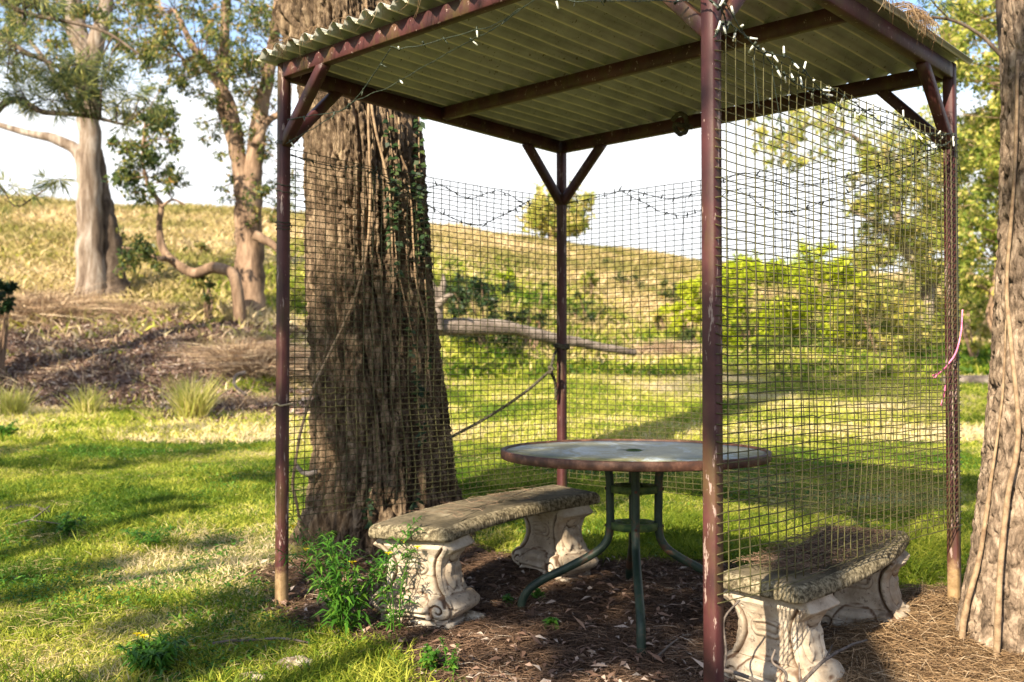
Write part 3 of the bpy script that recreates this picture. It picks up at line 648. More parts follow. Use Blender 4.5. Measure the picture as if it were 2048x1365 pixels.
# ------------------------------------------------------------------ trees
def on_limb(limbs, c):
    best = None
    for pts, rad in limbs:
        d = np.linalg.norm(pts-c, axis=1); i = int(np.argmin(d))
        if best is None or d[i] < best[0]: best = (d[i], pts[i], rad[i])
    return best
def tree(name, label, cat, base, limbs, clusters, leafm, barkm, L=0.09, Wd=0.03, seed=1, style='leaf', group=None, twig=0.012, crown_name='crown', rough=0.0, droop=0.5, hue=None):
    """limbs: list of (points, radii); clusters: list of (centre, radius, n_leaves)"""
    r = np.random.default_rng(seed); base = np.asarray(base, float)
    t = thing(name, label, cat, base, 0, group)
    LM = []; mb = MB()
    for pts, rad in limbs:
        n = max(12, len(pts)*8); P = spline(pts, n); R = np.interp(np.linspace(0, 1, n), np.linspace(0, 1, len(rad)), rad)
        j = (fbm(np.stack([P[:, 0]*3, P[:, 1]*3, P[:, 2]*3], -1), 2, seed)-0.5)[:, None]*R[:, None]*0.35
        LM.append((P, R)); k = mb.n; mb.tube(P-base+j, R, 14, 1.0)
        if rough:
            v = mb.V[-2]; c = np.repeat(P-base+j, 14, 0); q = fbm(v*np.array([1, 1, 0.35])*5/max(R.max(), .1), 3, seed)-0.5
            mb.V[-2] = v+(v-c)*(q*rough)[:, None]
    CV = []; CF = []; CA = []; n0 = 0
    for c, rad, nl in clusters:
        c = np.asarray(c, float); d, p, lr = on_limb(LM, c)
        mid = (p+c)/2+r.normal(size=3)*d*0.08+np.array([0, 0, d*0.06]); tr = min(twig, lr*0.8)
        P = spline([p, mid, c], 10); mb.tube(P-base, np.linspace(tr, tr*0.35, 10), 6, 1.0)
        # sub twigs and leaves in little tufts so that gaps stay open
        nt = max(4, int(nl/14)); rv = rdir(nt, r)*rad*(r.random(nt)**0.45)[:, None]*np.array([1, 1, 0.72]); tc_ = c+rv
        for q in range(min(nt, 9)):
            mb.tube(np.stack([c, (c+tc_[q])/2+r.normal(size=3)*rad*0.08, tc_[q]])-base, [tr*0.3, tr*0.22, tr*0.12], 4, 1.0)
        m = max(1, nl//nt); cc = np.repeat(tc_, m, 0)+r.normal(size=(nt*m, 3))*rad*(0.16 if style == 'leaf' else 0.05)
        N_ = len(cc)
        D = rdir(N_, r)
        if style == 'leaf':
            D[:, 2] -= droop; V, F = leaves(cc-base, D, rdir(N_, r), L*(0.6+0.8*r.random(N_)), Wd*(0.7+0.6*r.random(N_)))
        else:
            D = D*0.8+np.repeat(rv/(np.linalg.norm(rv, axis=1)[:, None]+1e-6), m, 0); D[:, 2] -= droop*0.6
            V, F = leaves(cc-base, D, rdir(N_, r), L*(0.6+0.8*r.random(N_)), Wd, curl=0.25)
        a = np.clip(r.normal(0.45 if hue is None else hue, 0.22, size=N_)+np.repeat(r.normal(0, 0.12, size=nt), m)[:N_], 0, 1)
        CV.append(V); CF.append(F+n0); n0 += len(V); CA.append(np.repeat(a, 4))
    mb.obj('trunk', barkm, t, smooth=True)
    if CV: link(crown_name, mesh_from('crown', np.concatenate(CV), np.concatenate(CF), False, {'rnd': np.concatenate(CA)}), leafm, t)
    return t
def blob(px0, py0, px1, py1, d0, d1, n, rad, nl, seed):
    """n leaf clusters inside an ellipse of the picture, spread between two depths"""
    r = np.random.default_rng(seed); out = []
    while len(out) < n:
        a, b = r.uniform(-1, 1, 2)
        if a*a+b*b > 1: continue
        out.append((at((px0+px1)/2+a*(px1-px0)/2, (py0+py1)/2+b*(py1-py0)/2, r.uniform(d0, d1)), rad*(0.6+0.8*r.random()), int(nl*(0.5+r.random()))))
    return out
def P_(lst, d): return [at(x, y, d if len(t) == 0 else d+t[0]) for x, y, *t in lst]

# --- the big furrowed trunk behind the left mesh
def big_trunk():
    kz = np.array([-0.15, 0.05, 0.3, 0.606, 1.476, 2.35, 3.216, 5.0, 7.0]); cxp = np.array([768, 768, 767, 765, 740, 727, 692, 690, 690.])
    rr = np.array([0.56, 0.465, 0.42, 0.402, 0.371, 0.348, 0.335, 0.30, 0.26]); D = 5.82
    nz, nt = 1000, 520; z = np.concatenate([np.linspace(-0.15, 3.3, 860), np.linspace(3.33, 7.0, 140)])
    th = np.linspace(0, 2*pi, nt, endpoint=False); Z, TH = np.meshgrid(z, th, indexing='ij')
    cx = (np.interp(Z, kz, cxp)-1024)/FPX*D; R0 = np.interp(Z, kz, rr)
    c, s = np.cos(TH), np.sin(TH)
    # root flare and two fused stems: a deep cleft on the camera side, right of the middle
    R0 = R0*(1+0.05*np.cos(3*TH+1.0)*sst(2.5, 0, Z)+(0.10+0.12*np.cos(5*TH+0.6))*sst(0.55, -0.05, Z))
    a0 = -pi/2+0.62+0.10*np.sin(Z*1.3); da = np.mod(TH-a0+pi, 2*pi)-pi
    R0 = R0-0.085*np.exp(-(da/0.10)**2)*sst(2.6, 1.6, Z)*(0.7+0.3*np.sin(Z*3))
    da2 = np.mod(TH-(-pi/2-0.55)+pi, 2*pi)-pi; R0 = R0-0.03*np.exp(-(da2/0.09)**2)*sst(1.2, 0.4, Z)
    # burl on the upper left
    R0 = R0+0.10*np.exp(-((np.mod(TH-pi*1.02+pi, 2*pi)-pi)/0.5)**2)*np.exp(-((Z-3.12)/0.16)**2)
    # interlaced furrows
    Pn = np.stack([c*5.5, s*5.5, Z*1.6], -1); w = fbm(Pn, 3, 90)
    Q = np.stack([c*8.5+w*2.6, s*8.5+w*2.6, Z*1.7], -1); n1 = vnoise(Q, 91)
    Q2 = np.stack([c*17+w*3.5, s*17+w*3.5, Z*3.8], -1); n2 = vnoise(Q2, 92)
    Q3 = np.stack([c*32, s*32, Z*38], -1); n3 = vnoise(Q3, 93)
    f1 = 1-np.abs(2*n1-1); f2 = 1-np.abs(2*n2-1)
    n4 = vnoise(np.stack([c*27+w*3, s*27+w*3, Z*9], -1), 96); f4 = 1-np.abs(2*n4-1)
    rid = -0.055*np.clip(f1-0.84, 0, 1)/0.16-0.034*np.clip(f2-0.76, 0, 1)/0.24-0.015*np.clip(f4-0.72, 0, 1)/0.28+0.022*(n3-0.5)
    f5 = 1-np.abs(2*vnoise(np.stack([c*9+w, s*9+w, Z*17+n1*2], -1), 97)-1); rid += -0.020*np.clip(f5-0.84, 0, 1)/0.16*sst(0.45, 0.7, vnoise(np.stack([c*12, s*12, Z*9], -1), 98))
    rid += -0.008*sst(0.6, 0.9, vnoise(np.stack([c*14, s*14, Z*16], -1), 95))
    Rr = R0+rid
    V = np.stack([cx+Rr*c, D+Rr*s, Z], -1).reshape(-1, 3)
    deep = np.clip(1+rid/0.035, 0.25, 1).ravel()
    i = np.arange(nz-1)[:, None]*nt; j = np.arange(nt)[None]; j2 = (j+1) % nt
    F = np.stack([i+j, i+j2, i+nt+j2, i+nt+j], -1).reshape(-1, 4)
    base = np.array([-0.745, D, 0.08])
    t = thing('river_oak_tree', 'huge tree trunk with deeply furrowed brown bark standing behind the left mesh', 'tree', base)
    link('trunk', mesh_from('trunk', V-base, F, True, {'rnd': deep*0+1}), M['bark_big'], t)
    # crown far above the frame
    r = np.random.default_rng(4); mb = MB(); V_, F_, A_ = [], [], []; n0 = 0
    for k in range(16):
        a = k*2.4; h = 6.2+0.32*k; l = 2.6-0.09*k; p = np.array([-0.97, D, min(h, 6.9)]); q = p+np.array([cos(a)*l, sin(a)*l, 0.8+0.12*k])
        mb.tube(spline([p, (p+q)/2+[0, 0, .3], q], 8)-base, np.linspace(0.09, 0.03, 8), 8, 1.0)
        for c_ in range(5):
            cc = p+(q-p)*(0.35+0.17*c_)+r.normal(size=3)*0.35; n = 130; C = cc+r.normal(size=(n, 3))*0.30
            Dd = rdir(n, r); Dd[:, 2] -= 0.6; v, f = leaves(C-base, Dd, rdir(n, r), 0.22, 0.02); V_.append(v); F_.append(f+n0); n0 += len(v); A_.append(np.repeat(r.random(n), 4))
    mb.obj('branches', M['bark_dark'], t, smooth=True)
    link('crown', mesh_from('crown', np.concatenate(V_), np.concatenate(F_), False, {'rnd': np.concatenate(A_)}), M['leaf_cas'], t)
    return lambda px, py, off=0.01: trunk_pt(px, py, kz, cxp, rr, D, off)
def trunk_pt(px, py, kz, cxp, rr, D, off):
    o = np.array([0, 0, CAMH]); v = at(px, py, 1.0)-o
    for _ in range(1):
        y = D-0.3
        for it in range(6):
            p = o+v*y; cx = (np.interp(p[2], kz, cxp)-1024)/FPX*D; r = np.interp(p[2], kz, rr)+off
            dx = min(abs(p[0]-cx), r*0.97); y = D-math.sqrt(max(r*r-dx*dx, 0))
    return o+v*y
tpt = big_trunk()

# --- the trunk at the right edge of the picture
def right_trunk():
    D = 3.95; kz = np.array([-0.35, -0.1, 0.1, 0.35, 0.6, 1.0, 1.6, 2.2, 3.0, 6.0])
    le = np.array([1868, 1900, 1924, 1948, 1966, 1988, 2010, 2020, 2024, 2060.])      # its left outline in the photo
    rr = np.array([0.42, 0.37, 0.33, 0.30, 0.28, 0.265, 0.25, 0.24, 0.23, 0.18])
    cxw = (le-1024)/FPX*D+rr*1.02
    nz, nt = 620, 360; z = np.linspace(-0.35, 6, nz); z = -0.35+6.35*np.linspace(0, 1, nz)**1.5
    th = np.linspace(0, 2*pi, nt, endpoint=False); Z, TH = np.meshgrid(z, th, indexing='ij'); c, s = np.cos(TH), np.sin(TH)
    cx = np.interp(Z, kz, cxw); R0 = np.interp(Z, kz, rr)*(1+0.08*np.cos(4*TH)*sst(0.5, -0.2, Z))
    w = fbm(np.stack([c*4, s*4, Z*2.2], -1), 3, 190)
    n1 = vnoise(np.stack([c*15+w*4, s*15+w*4, Z*13+w*4], -1), 191); f1 = 1-np.abs(2*n1-1)
    n2 = vnoise(np.stack([c*16, s*16, Z*20], -1), 192); n3 = vnoise(np.stack([c*30, s*30, Z*40], -1), 194)
    rid = -0.022*np.clip(f1-0.80, 0, 1)/0.20+0.010*(n2-0.5)+0.010*(n3-0.5)-0.018*sst(0.75, 0.9, vnoise(np.stack([c*9, s*9, Z*12], -1), 193))
    Rr = R0+rid; base = np.array([2.1, D, -0.05])
    V = np.stack([cx+Rr*c, D+Rr*s, Z], -1).reshape(-1, 3)-base
    i = np.arange(nz-1)[:, None]*nt; j = np.arange(nt)[None]; j2 = (j+1) % nt
    F = np.stack([i+j, i+j2, i+nt+j2, i+nt+j], -1).reshape(-1, 4)
    t = thing('bark_tree', 'tree with flaky grey brown bark cut off by the right edge of the photo', 'tree', base)
    link('trunk', mesh_from('trunk', V, F, True, {'rnd': np.ones(len(V))}), M['bark_right'], t)
    r = np.random.default_rng(14); mb = MB(); V_, F_, A_ = [], [], []; n0 = 0
    for k in range(12):
        a = k*2.4; p = np.array([2.25, D, 4.9+0.08*k]); q = p+np.array([cos(a)*1.6, sin(a)*1.6, 0.9])
        mb.tube(spline([p, (p+q)/2+[0, 0, .3], q], 8)-base, np.linspace(0.06, 0.02, 8), 8, 1.0)
        n = 260; C = q+r.normal(size=(n, 3))*0.35; Dd = rdir(n, r); Dd[:, 2] -= 0.6; v, f = leaves(C-base, Dd, rdir(n, r), 0.2, 0.02); V_.append(v); F_.append(f+n0); n0 += len(v); A_.append(np.repeat(r.random(n), 4))
    mb.obj('branches', M['bark_dark'], t, smooth=True)
    link('crown', mesh_from('crown', np.concatenate(V_), np.concatenate(F_), False, {'rnd': np.concatenate(A_)}), M['leaf_cas'], t)
    def pt(px, py, off=0.012):
        o = np.array([0, 0, CAMH]); v = at(px, py, 1.0)-o; y = D-0.25
        for it in range(8):
            p = o+v*y; cx = np.interp(p[2], kz, cxw); r = np.interp(p[2], kz, rr)+off; dx = min(abs(p[0]-cx), r*0.98); y = D-math.sqrt(r*r-dx*dx)
        return o+v*y
    return pt
rpt = right_trunk()

# --- woody vines
def vine(label, P, r0, r1, group=None):
    P = spline(P, 90); P = P+(fbm(P*6, 3, 77)-0.5)[:, None]*0.015
    mb = MB(); R = np.linspace(r0, r1, 90)*(0.85+0.3*vnoise(P*20, 5)); mb.tube(P, R, 10); o = mb.obj('woody_vine', M['vine'], smooth=True)
    return tag(o, label, 'vine', group)
A = [tpt(x, y, 0.018) for x, y in ((733, -20), (735, 120), (737, 240), (740, 330), (740, 420), (733, 500), (715, 580), (690, 645))]
A += [at(x, y, d) for x, y, d in ((655, 715, 5.42), (622, 790, 5.32), (600, 870, 5.25), (588, 950, 5.2), (592, 1010, 5.2), (612, 1065, 5.25), (655, 1112, 5.34))]
vine('long tan woody vine running down the big trunk and swinging out left of its base', A, 0.007, 0.008)
A = [tpt(x, y, 0.016) for x, y in ((741, 205), (752, 260), (766, 320), (778, 380), (782, 450), (786, 520), (788, 590))]
vine('tan woody vine slanting right across the big trunk below the roof', A, 0.008, 0.005)
A = [tpt(x, y, 0.014) for x, y in ((798, 235), (800, 300), (812, 340), (822, 400), (826, 480), (832, 560), (850, 640), (856, 720), (862, 800))]
vine('thin brown vine near the right edge of the big trunk among the ivy', A, 0.0055, 0.005)
A = [rpt(x, y) for x, y in ((2036, 120), (2030, 330), (2014, 555), (2018, 640), (2027, 740), (2036, 830), (2034, 900), (2016, 990), (2004, 1100), (1996, 1220), (1992, 1340), (1990, 1400))]
vine('long tan vine running down the middle of the right trunk', A, 0.006, 0.013)
A = [rpt(x, y, 0.004) for x, y in ((2012, 640), (2004, 800), (1983, 955), (1972, 1030), (1958, 1120))]+[rpt(x, y, 0.012) for x, y in ((1936, 1200), (1925, 1260), (1926, 1330), (1932, 1400))]
vine('thick tan vine root curving off the left foot of the right trunk', A, 0.003, 0.017)

# --- ivy on the big trunk
def ivy(label, cols, seed, n, L=0.042):
    r = np.random.default_rng(seed); mb = MB(); C = []; D = []; Nn = []
    for pts in cols:
        P = spline([tpt(x, y, 0.012) for x, y in pts], 80); mb.tube(P, 0.0035, 5)
        for k in range(n):
            i = r.integers(2, 78); s = r.choice([-1, 1]); C.append(P[i]+r.normal(size=3)*0.008+[0, -0.008, 0])
            D.append([s*(0.5+0.6*r.random()), -0.5+0.2*r.normal(), -0.35+0.4*r.normal()]); Nn.append([0.2*r.normal(), -1, 0.7+0.3*r.normal()])
    base = np.array(P[-1]); t = thing('ivy', label, 'climbing plant', base)
    for v in range(len(mb.V)): mb.V[v] = mb.V[v]-base
    mb.obj('stem', M['vine'], t, smooth=True)
    V, F = leaves(np.array(C)-base, np.array(D), np.array(Nn), L*(0.6+0.6*r.random(len(C))), L*0.62, fold=0.2)
    link('foliage', mesh_from('foliage', V, F, False, {'rnd': np.repeat(r.random(len(C)), 4)}), M['leaf_ivy'], t)
ivy('column of small green ivy leaves climbing the middle of the big trunk', [((775, 225), (782, 290), (788, 350), (786, 420), (790, 480), (797, 560))], 3, 66, 0.052)
ivy('ivy climbing the right edge of the big trunk against the sky', [((838, 230), (838, 300), (842, 380), (846, 460), (852, 540)), ((830, 330), (834, 430), (838, 520))], 4, 56, 0.052)
ivy('small ivy sprig low on the big trunk just above the left bench', [((745, 975), (736, 1020), (742, 1060))], 6, 22, 0.035)
ivy('sparse dark ivy on the lower right of the big trunk', [((850, 560), (858, 680), (850, 800), (845, 900)), ((800, 560), (830, 700), (838, 820))], 7, 34, 0.04)
ivy('short leafy shoot low on the big trunk above the middle of the left bench', [((838, 985), (832, 1018))], 8, 12, 0.035)

# --- trees of the left bank
d = 20.0
def bz(px, d):                       # foot on the ground for a picture column at depth d
    x = (px-1024)/FPX*d; return np.array([x, d, float(gz(x, d))-0.15])
b = bz(183, d)
limbs = [([b, *P_([(180, 500), (180, 400), (178, 300), (176, 200), (172, 120), (150, 40), (138, -60)], d)], [0.36, 0.27, 0.235, 0.215, 0.21, 0.22, 0.2, 0.17]),
         (P_([(175, 150), (192, 90), (208, 30), (216, -60)], d), [0.2, 0.17, 0.15, 0.12]),
         (P_([(182, 372), (172, 335), (150, 300), (110, 278), (60, 268), (-20, 245)], d), [0.16, 0.15, 0.12, 0.10, 0.07, 0.05]),
         (P_([(178, 260), (140, 200), (90, 120), (40, 60)], d+0.4), [0.08, 0.06, 0.05, 0.03])]
cl = blob(60, -80, 330, 150, 18.5, 21.5, 22, 0.36, 110, 5)+blob(-60, -60, 160, 120, 18.5, 21.5, 20, 0.36, 110, 6)
tree('gum_tree', 'pale smooth barked gum tree forking high on the left bank', 'tree', b, limbs, cl, M['leaf_gum'], M['bark_gum'], 0.13, 0.04, 11, rough=0.18)
b = bz(222, 20.3)
limbs = [([b, *P_([(217, 520), (208, 440), (201, 380), (196, 300)], 20.3)], [0.40, 0.31, 0.24, 0.18, 0.1])]
cl = [(at(222, 540, 20.3), 0.35, 160), (at(225, 475, 20.4), 0.35, 160), (at(205, 450, 20.2), 0.25, 100)]
tree('dark_barked_tree', 'shorter dark barked trunk with a leafy shoot, close behind the pale gum', 'tree', b, limbs, cl, M['leaf_gum'], M['bark_dark'], 0.12, 0.04, 12, rough=0.5)
d = 18.5; b = bz(500, d)
limbs = [([b, *P_([(498, 500), (497, 430), (497, 370)], d)], [0.30, 0.25, 0.25, 0.24]),
         (P_([(492, 390), (478, 320), (470, 250), (450, 190), (420, 140), (385, 90), (350, 20)], d), [0.17, 0.14, 0.11, 0.1, 0.08, 0.06, 0.04]),
         (P_([(480, 330), (455, 250), (445, 200), (448, 120), (450, 40), (455, -40)], d+0.5), [0.13, 0.12, 0.11, 0.10, 0.09, 0.08]),
         (P_([(502, 390), (510, 310), (520, 230), (535, 160), (548, 80), (560, -20)], d), [0.18, 0.17, 0.15, 0.12, 0.10, 0.08]),
         (P_([(512, 290), (530, 250), (552, 232), (580, 225)], d-0.4), [0.09, 0.07, 0.06, 0.04]),
         (P_([(420, 140), (400, 110), (370, 120), (345, 90)], d-0.2), [0.05, 0.04, 0.03, 0.02]),
         (P_([(510, 470), (545, 490), (580, 520)], d-0.3), [0.10, 0.07, 0.05])]
cl = blob(230, -60, 600, 170, 16.8, 20.2, 115, 0.28, 90, 15)+blob(360, 90, 580, 300, 17.5, 19.5, 44, 0.24, 70, 16)+blob(440, 260, 600, 470, 17.6, 19.5, 34, 0.22, 60, 17)
tree('spreading_gum_tree', 'brown barked gum with several twisting limbs and open leafy crown left of the shelter', 'tree', b, limbs, cl, M['leaf_gum'], M['bark_brown'], 0.085, 0.035, 21, rough=0.3)
b = bz(480, 17.6)
limbs = [([b, *P_([(470, 560), (430, 536), (390, 546), (350, 525), (325, 495), (318, 450), (322, 410), (300, 380), (288, 340), (285, 300), (290, 240)], 17.4)], [0.12, 0.10, 0.10, 0.09, 0.075, 0.07, 0.055, 0.05, 0.035, 0.03, 0.02, 0.015]),
         (P_([(345, 520), (310, 515), (270, 500), (245, 495)], 17.3), [0.05, 0.04, 0.03, 0.02]),
         (P_([(322, 415), (345, 400), (370, 410)], 17.3), [0.03, 0.02, 0.015])]
cl = blob(225, 220, 365, 430, 16.6, 18, 34, 0.24, 90, 25)+blob(230, 470, 330, 540, 16.8, 17.6, 8, 0.2, 70, 26)+blob(290, 180, 345, 300, 17, 17.8, 8, 0.2, 60, 27)
tree('leaning_sapling', 'thin sapling whose stem runs sideways then turns up, between the two left trees', 'tree', b, limbs, cl, M['leaf_gum'], M['bark_brown'], 0.10, 0.045, 31, hue=0.35)
# she-oak foliage hanging in from the upper left: a tree standing left of the frame
b = np.array([-7.6, 13.0, float(gz(-7.6, 13.0))-0.1])
limbs = [([b, b+[0.1, 0, 2.0], b+[0.0, 0, 4.0], b+[0.1, 0, 6.5]], [0.24, 0.2, 0.16, 0.10]),
         ([b+[0.05, 0, 2.3], at(0, 215, 12.8), at(90, 225, 12.6), at(170, 232, 12.5), at(250, 250, 12.4)], [0.06, 0.045, 0.035, 0.025, 0.015]),
         ([b+[0.05, 0, 3.0], at(-60, 70, 12.9), at(60, 110, 12.7), at(130, 140, 12.6)], [0.05, 0.04, 0.03, 0.015]),
         ([b+[0.05, 0, 3.6], at(-50, 10, 12.9), at(60, 30, 12.7), at(200, 60, 12.6), at(280, 110, 12.4)], [0.05, 0.04, 0.03, 0.02, 0.012]),
         ([b+[0.05, 0, 1.6], at(-20, 380, 12.8), at(30, 412, 12.7), at(60, 400, 12.6), at(110, 365, 12.5)], [0.035, 0.02, 0.015, 0.012, 0.006])]
cl = blob(90, 110, 230, 240, 12.2, 13, 11, 0.20, 130, 35)+blob(-20, 60, 120, 230, 12.3, 13.2, 13, 0.22, 130, 36)+blob(180, 90, 320, 250, 12.2, 12.9, 9, 0.18, 90, 37)+blob(-40, -40, 140, 60, 12.4, 13.2, 9, 0.2, 120, 38)
cl += [(at(x, y, 12.3), 0.16, 150) for x, y in ((140, 150), (165, 180), (130, 190), (185, 205), (150, 130))]
cl += [(at(x, y, 12.5), 0.12, 60) for x, y in ((20, 370), (60, 385), (100, 360), (10, 400), (120, 355))]
tree('she_oak_tree', 'she-oak at the left edge with feathery needle foliage before the pale gum', 'tree', b, limbs, cl, M['leaf_cas'], M['bark_dark'], 0.22, 0.012, 41, style='needle', twig=0.015, hue=0.5)

# --- trees in the middle distance and on the right
b = bz(1110, 44); limbs = [([b, *P_([(1108, 460), (1112, 430), (1118, 400)], 44)], [0.3, 0.22, 0.16, 0.1])]
tree('rounded_tree', 'lone rounded tree on the ridge behind the far post', 'tree', b, limbs, blob(1052, 375, 1185, 470, 43, 45, 34, 0.55, 130, 45), M['leaf_olive'], M['bark_brown'], 0.2, 0.12, 51, hue=0.6)
b = bz(1840, 25)
limbs = [([b, *P_([(1850, 640), (1855, 560), (1825, 520), (1800, 470), (1790, 380), (1770, 300)], 25)], [0.26, 0.2, 0.17, 0.15, 0.12, 0.09, 0.06]),
         (P_([(1852, 580), (1890, 540), (1910, 480), (1920, 380)], 25), [0.14, 0.11, 0.09, 0.06]),
         (P_([(1800, 480), (1740, 440), (1700, 420)], 25), [0.08, 0.05, 0.03]),
         (P_([(1780, 330), (1700, 270), (1620, 250), (1540, 300)], 25), [0.07, 0.05, 0.04, 0.02])]
cl = blob(1700, 230, 1960, 500, 23, 27, 78, 0.42, 140, 55)+blob(1690, 440, 1960, 700, 23.5, 27, 80, 0.42, 140, 56)+blob(1480, 190, 1740, 340, 23.5, 26, 40, 0.32, 60, 57)
tree('olive_crowned_tree', 'bushy olive and tan crowned tree seen through the near mesh left of the right post', 'tree', b, limbs, cl, M['leaf_olive'], M['bark_gum'], 0.13, 0.06, 61, hue=0.5)
b = bz(2030, 16)
limbs = [([b, *P_([(2008, 680), (1990, 600), (2010, 500), (2030, 350), (2040, 150), (2050, -50)], 16)], [0.16, 0.13, 0.10, 0.09, 0.09, 0.07, 0.05]),
         (P_([(2005, 690), (1985, 660), (1975, 630), (1985, 590)], 16), [0.05, 0.04, 0.03, 0.02])]
cl = blob(1880, -80, 2140, 330, 14.5, 19, 120, 0.30, 130, 65)+blob(1900, 250, 2120, 660, 15, 19, 110, 0.30, 120, 66)+blob(1840, 40, 1990, 170, 15, 18, 12, 0.25, 70, 67)
tree('leafy_green_tree', 'dense light green tree filling the gap between the right post and the right trunk', 'tree', b, limbs, cl, M['leaf_olive'], M['bark_brown'], 0.10, 0.05, 71, hue=0.45)
b = np.array([3.6, 7.0, float(gz(3.6, 7.0))-0.1])
limbs = [([b, b+[0, 0, 2.0], b+[-0.1, 0, 4.0], b+[-0.2, 0, 5.6]], [0.14, 0.12, 0.10, 0.06]),
         ([b+[-0.05, 0, 1.6], at(2060, 170, 6.9), at(2010, 120, 6.8), at(1960, 70, 6.8), at(1900, 40, 6.8), at(1835, 38, 6.8), at(1790, 60, 6.8)], [0.03, 0.02, 0.014, 0.012, 0.01, 0.008, 0.004]),
         ([at(1900, 40, 6.8), at(1870, 10, 6.8), at(1850, -20, 6.9)], [0.006, 0.005, 0.004])]
cl = [(at(x, y, 6.8), 0.10, 70) for x, y in ((1835, 20), (1860, -5), (1800, 15), (1880, 10), (1820, -20))]
tree('overhanging_she_oak', 'she-oak standing beyond the right edge, its thin dark arching twig reaching over the roof corner', 'tree', b, limbs, cl, M['leaf_cas'], M['bark_dark'], 0.10, 0.005, 81, style='needle', twig=0.006, hue=0.2)

# --- unseen trees added behind and left of the camera, crowns shaped to shade chosen spots
def shade_clusters(tgts, h, seed):
    """crown clumps standing on the sun's line to ground spots (x, y, r)"""
    r = np.random.default_rng(seed); out = []
    for x, y, z, rad, n in tgts:
        s = (h+r.uniform(-1.0, 1.0))/(-SUNV[2]); p = np.array([x, y, z])-SUNV*s
        out.append((p, rad, n))
    return out
_r = np.random.default_rng(123)
tg = []
def gshade(px, py, rad, n):
    # ground spot seen at a pixel
    d = 4.0
    for _ in range(30):
        p = at(px, py, d); d += (p[2]-float(gz0(p[0], d)))*3.0; d = min(max(d, 2.5), 40)
    tg.append((p[0], p[1], p[2], rad, n))
SH = [(60, 1010, .2), (250, 930, .3), (420, 905, .25), (120, 1060, .14), (330, 1005, .14), (520, 960, .22), (80, 1190, .10), (430, 1090, .10), (300, 1240, .10), (100, 925, .3), (500, 1190, .10), (40, 900, .3), (480, 1260, .12), (220, 1130, .08),
      (350, 860, .35), (1300, 1215, .34), (1330, 1130, .30), (1230, 1280, .2), (1240, 1180, .3), (1180, 1330, .15), (1340, 1300, .25), (560, 1280, .2), (1700, 1080, .3), (1600, 1010, .35), (1750, 980, .3)]
for x, y, r_s in SH: gshade(x, y, r_s, 150)
for x, y, z, r_s in ((2.15, 3.7, 1.4, .2), (2.1, 3.7, 1.65, .3), (2.15, 3.7, 2.0, .3), (2.1, 3.7, 2.4, .3), (-1.05, 5.5, 1.3, .25), (-1.1, 5.5, .95, .25), (-1.1, 5.5, .35, .25), (-.9, 5.4, .2, .25), (-.5, 5.4, .15, .25), (-.6, 5.4, 1.0, .3), (-.85, 5.4, .8, .3), (.6, 4.2, 0, .3), (.3, 4.0, 0, .25), (.9, 4.6, 0, .3), (.1, 4.5, 0, .2), (.7, 3.7, 0, .2), (-.75, 5.4, 1.5, .3), (-.55, 5.4, 1.2, .3), (-.95, 5.4, 1.15, .3), (-.75, 5.4, .95, .32), (-.5, 5.4, .75, .28), (-1.0, 5.4, .7, .28), (-.45, 5.4, 1.5, .2), (-.75, 5.4, .5, .22), (.2, 4.9, .42, .15), (.53, 4.4, .72, .3), (.3, 4.3, .72, .25), (.75, 4.5, .72, .3), (.9, 4.2, .72, .2), (1.3, 4.1, .37, .15)):
    tg.append((x, y, z, r_s, 160))
def shade_tree(label, base, h, seed, cl):
    b = np.array(base, float); b[2] = float(gz(b[0], b[1]))-0.1
    cm = np.mean([c[0] for c in cl], 0); top = np.array([cm[0], cm[1], cm[2]])
    limbs = [([b, b*0.7+top*0.3+[0.1, 0, 0.4], b*0.35+top*0.65, top], [0.22, 0.18, 0.13, 0.07])]
    for k in range(3):
        c = cl[(k*7) % len(cl)][0]; limbs.append(([b*0.5+top*0.5, (b*0.3+top*0.7+c)/2, c], [0.09, 0.06, 0.03]))
    tree('shade_tree', label, 'tree', b, limbs, cl, M['leaf_gum'], M['bark_brown'], 0.12, 0.05, seed, group='unseen trees added to shade chosen spots')
allc = shade_clusters(tg, 6.0, 4)
ctr = np.array([c[0] for c in allc]); order = np.argsort(ctr[:, 0]); k3 = np.array_split(order, 3)
for q, (ids, lb) in enumerate(zip(k3, ('unseen gum added for its shade, farthest left behind the camera', 'unseen gum added for its shade, middle one behind the camera', 'unseen gum added for its shade, rightmost one behind the camera'))):
    cl = [allc[i] for i in ids]; m = np.mean([c[0] for c in cl], 0); shade_tree(lb, (m[0]-0.6+(3.5 if q == 2 else 0), m[1]-0.8-(2 if q == 2 else 0), 0), 6, 200+q, cl)
# bank shade: unseen gum added left of the frame, clumps set along the sun's line
cl = []
for k in range(78):
    x = _r.uniform(-9.0, -1.5); y = _r.uniform(11.5, 17.0); p = np.array([x, y, float(gz0(x, y))])-SUNV*(_r.uniform(6.5, 8.5)/(-SUNV[2])); cl.append((p, 0.5, 170))
shade_tree('unseen wide gum added left of the frame to shade the litter bank', (-11.5, 4.0, 0), 7, 230, cl)

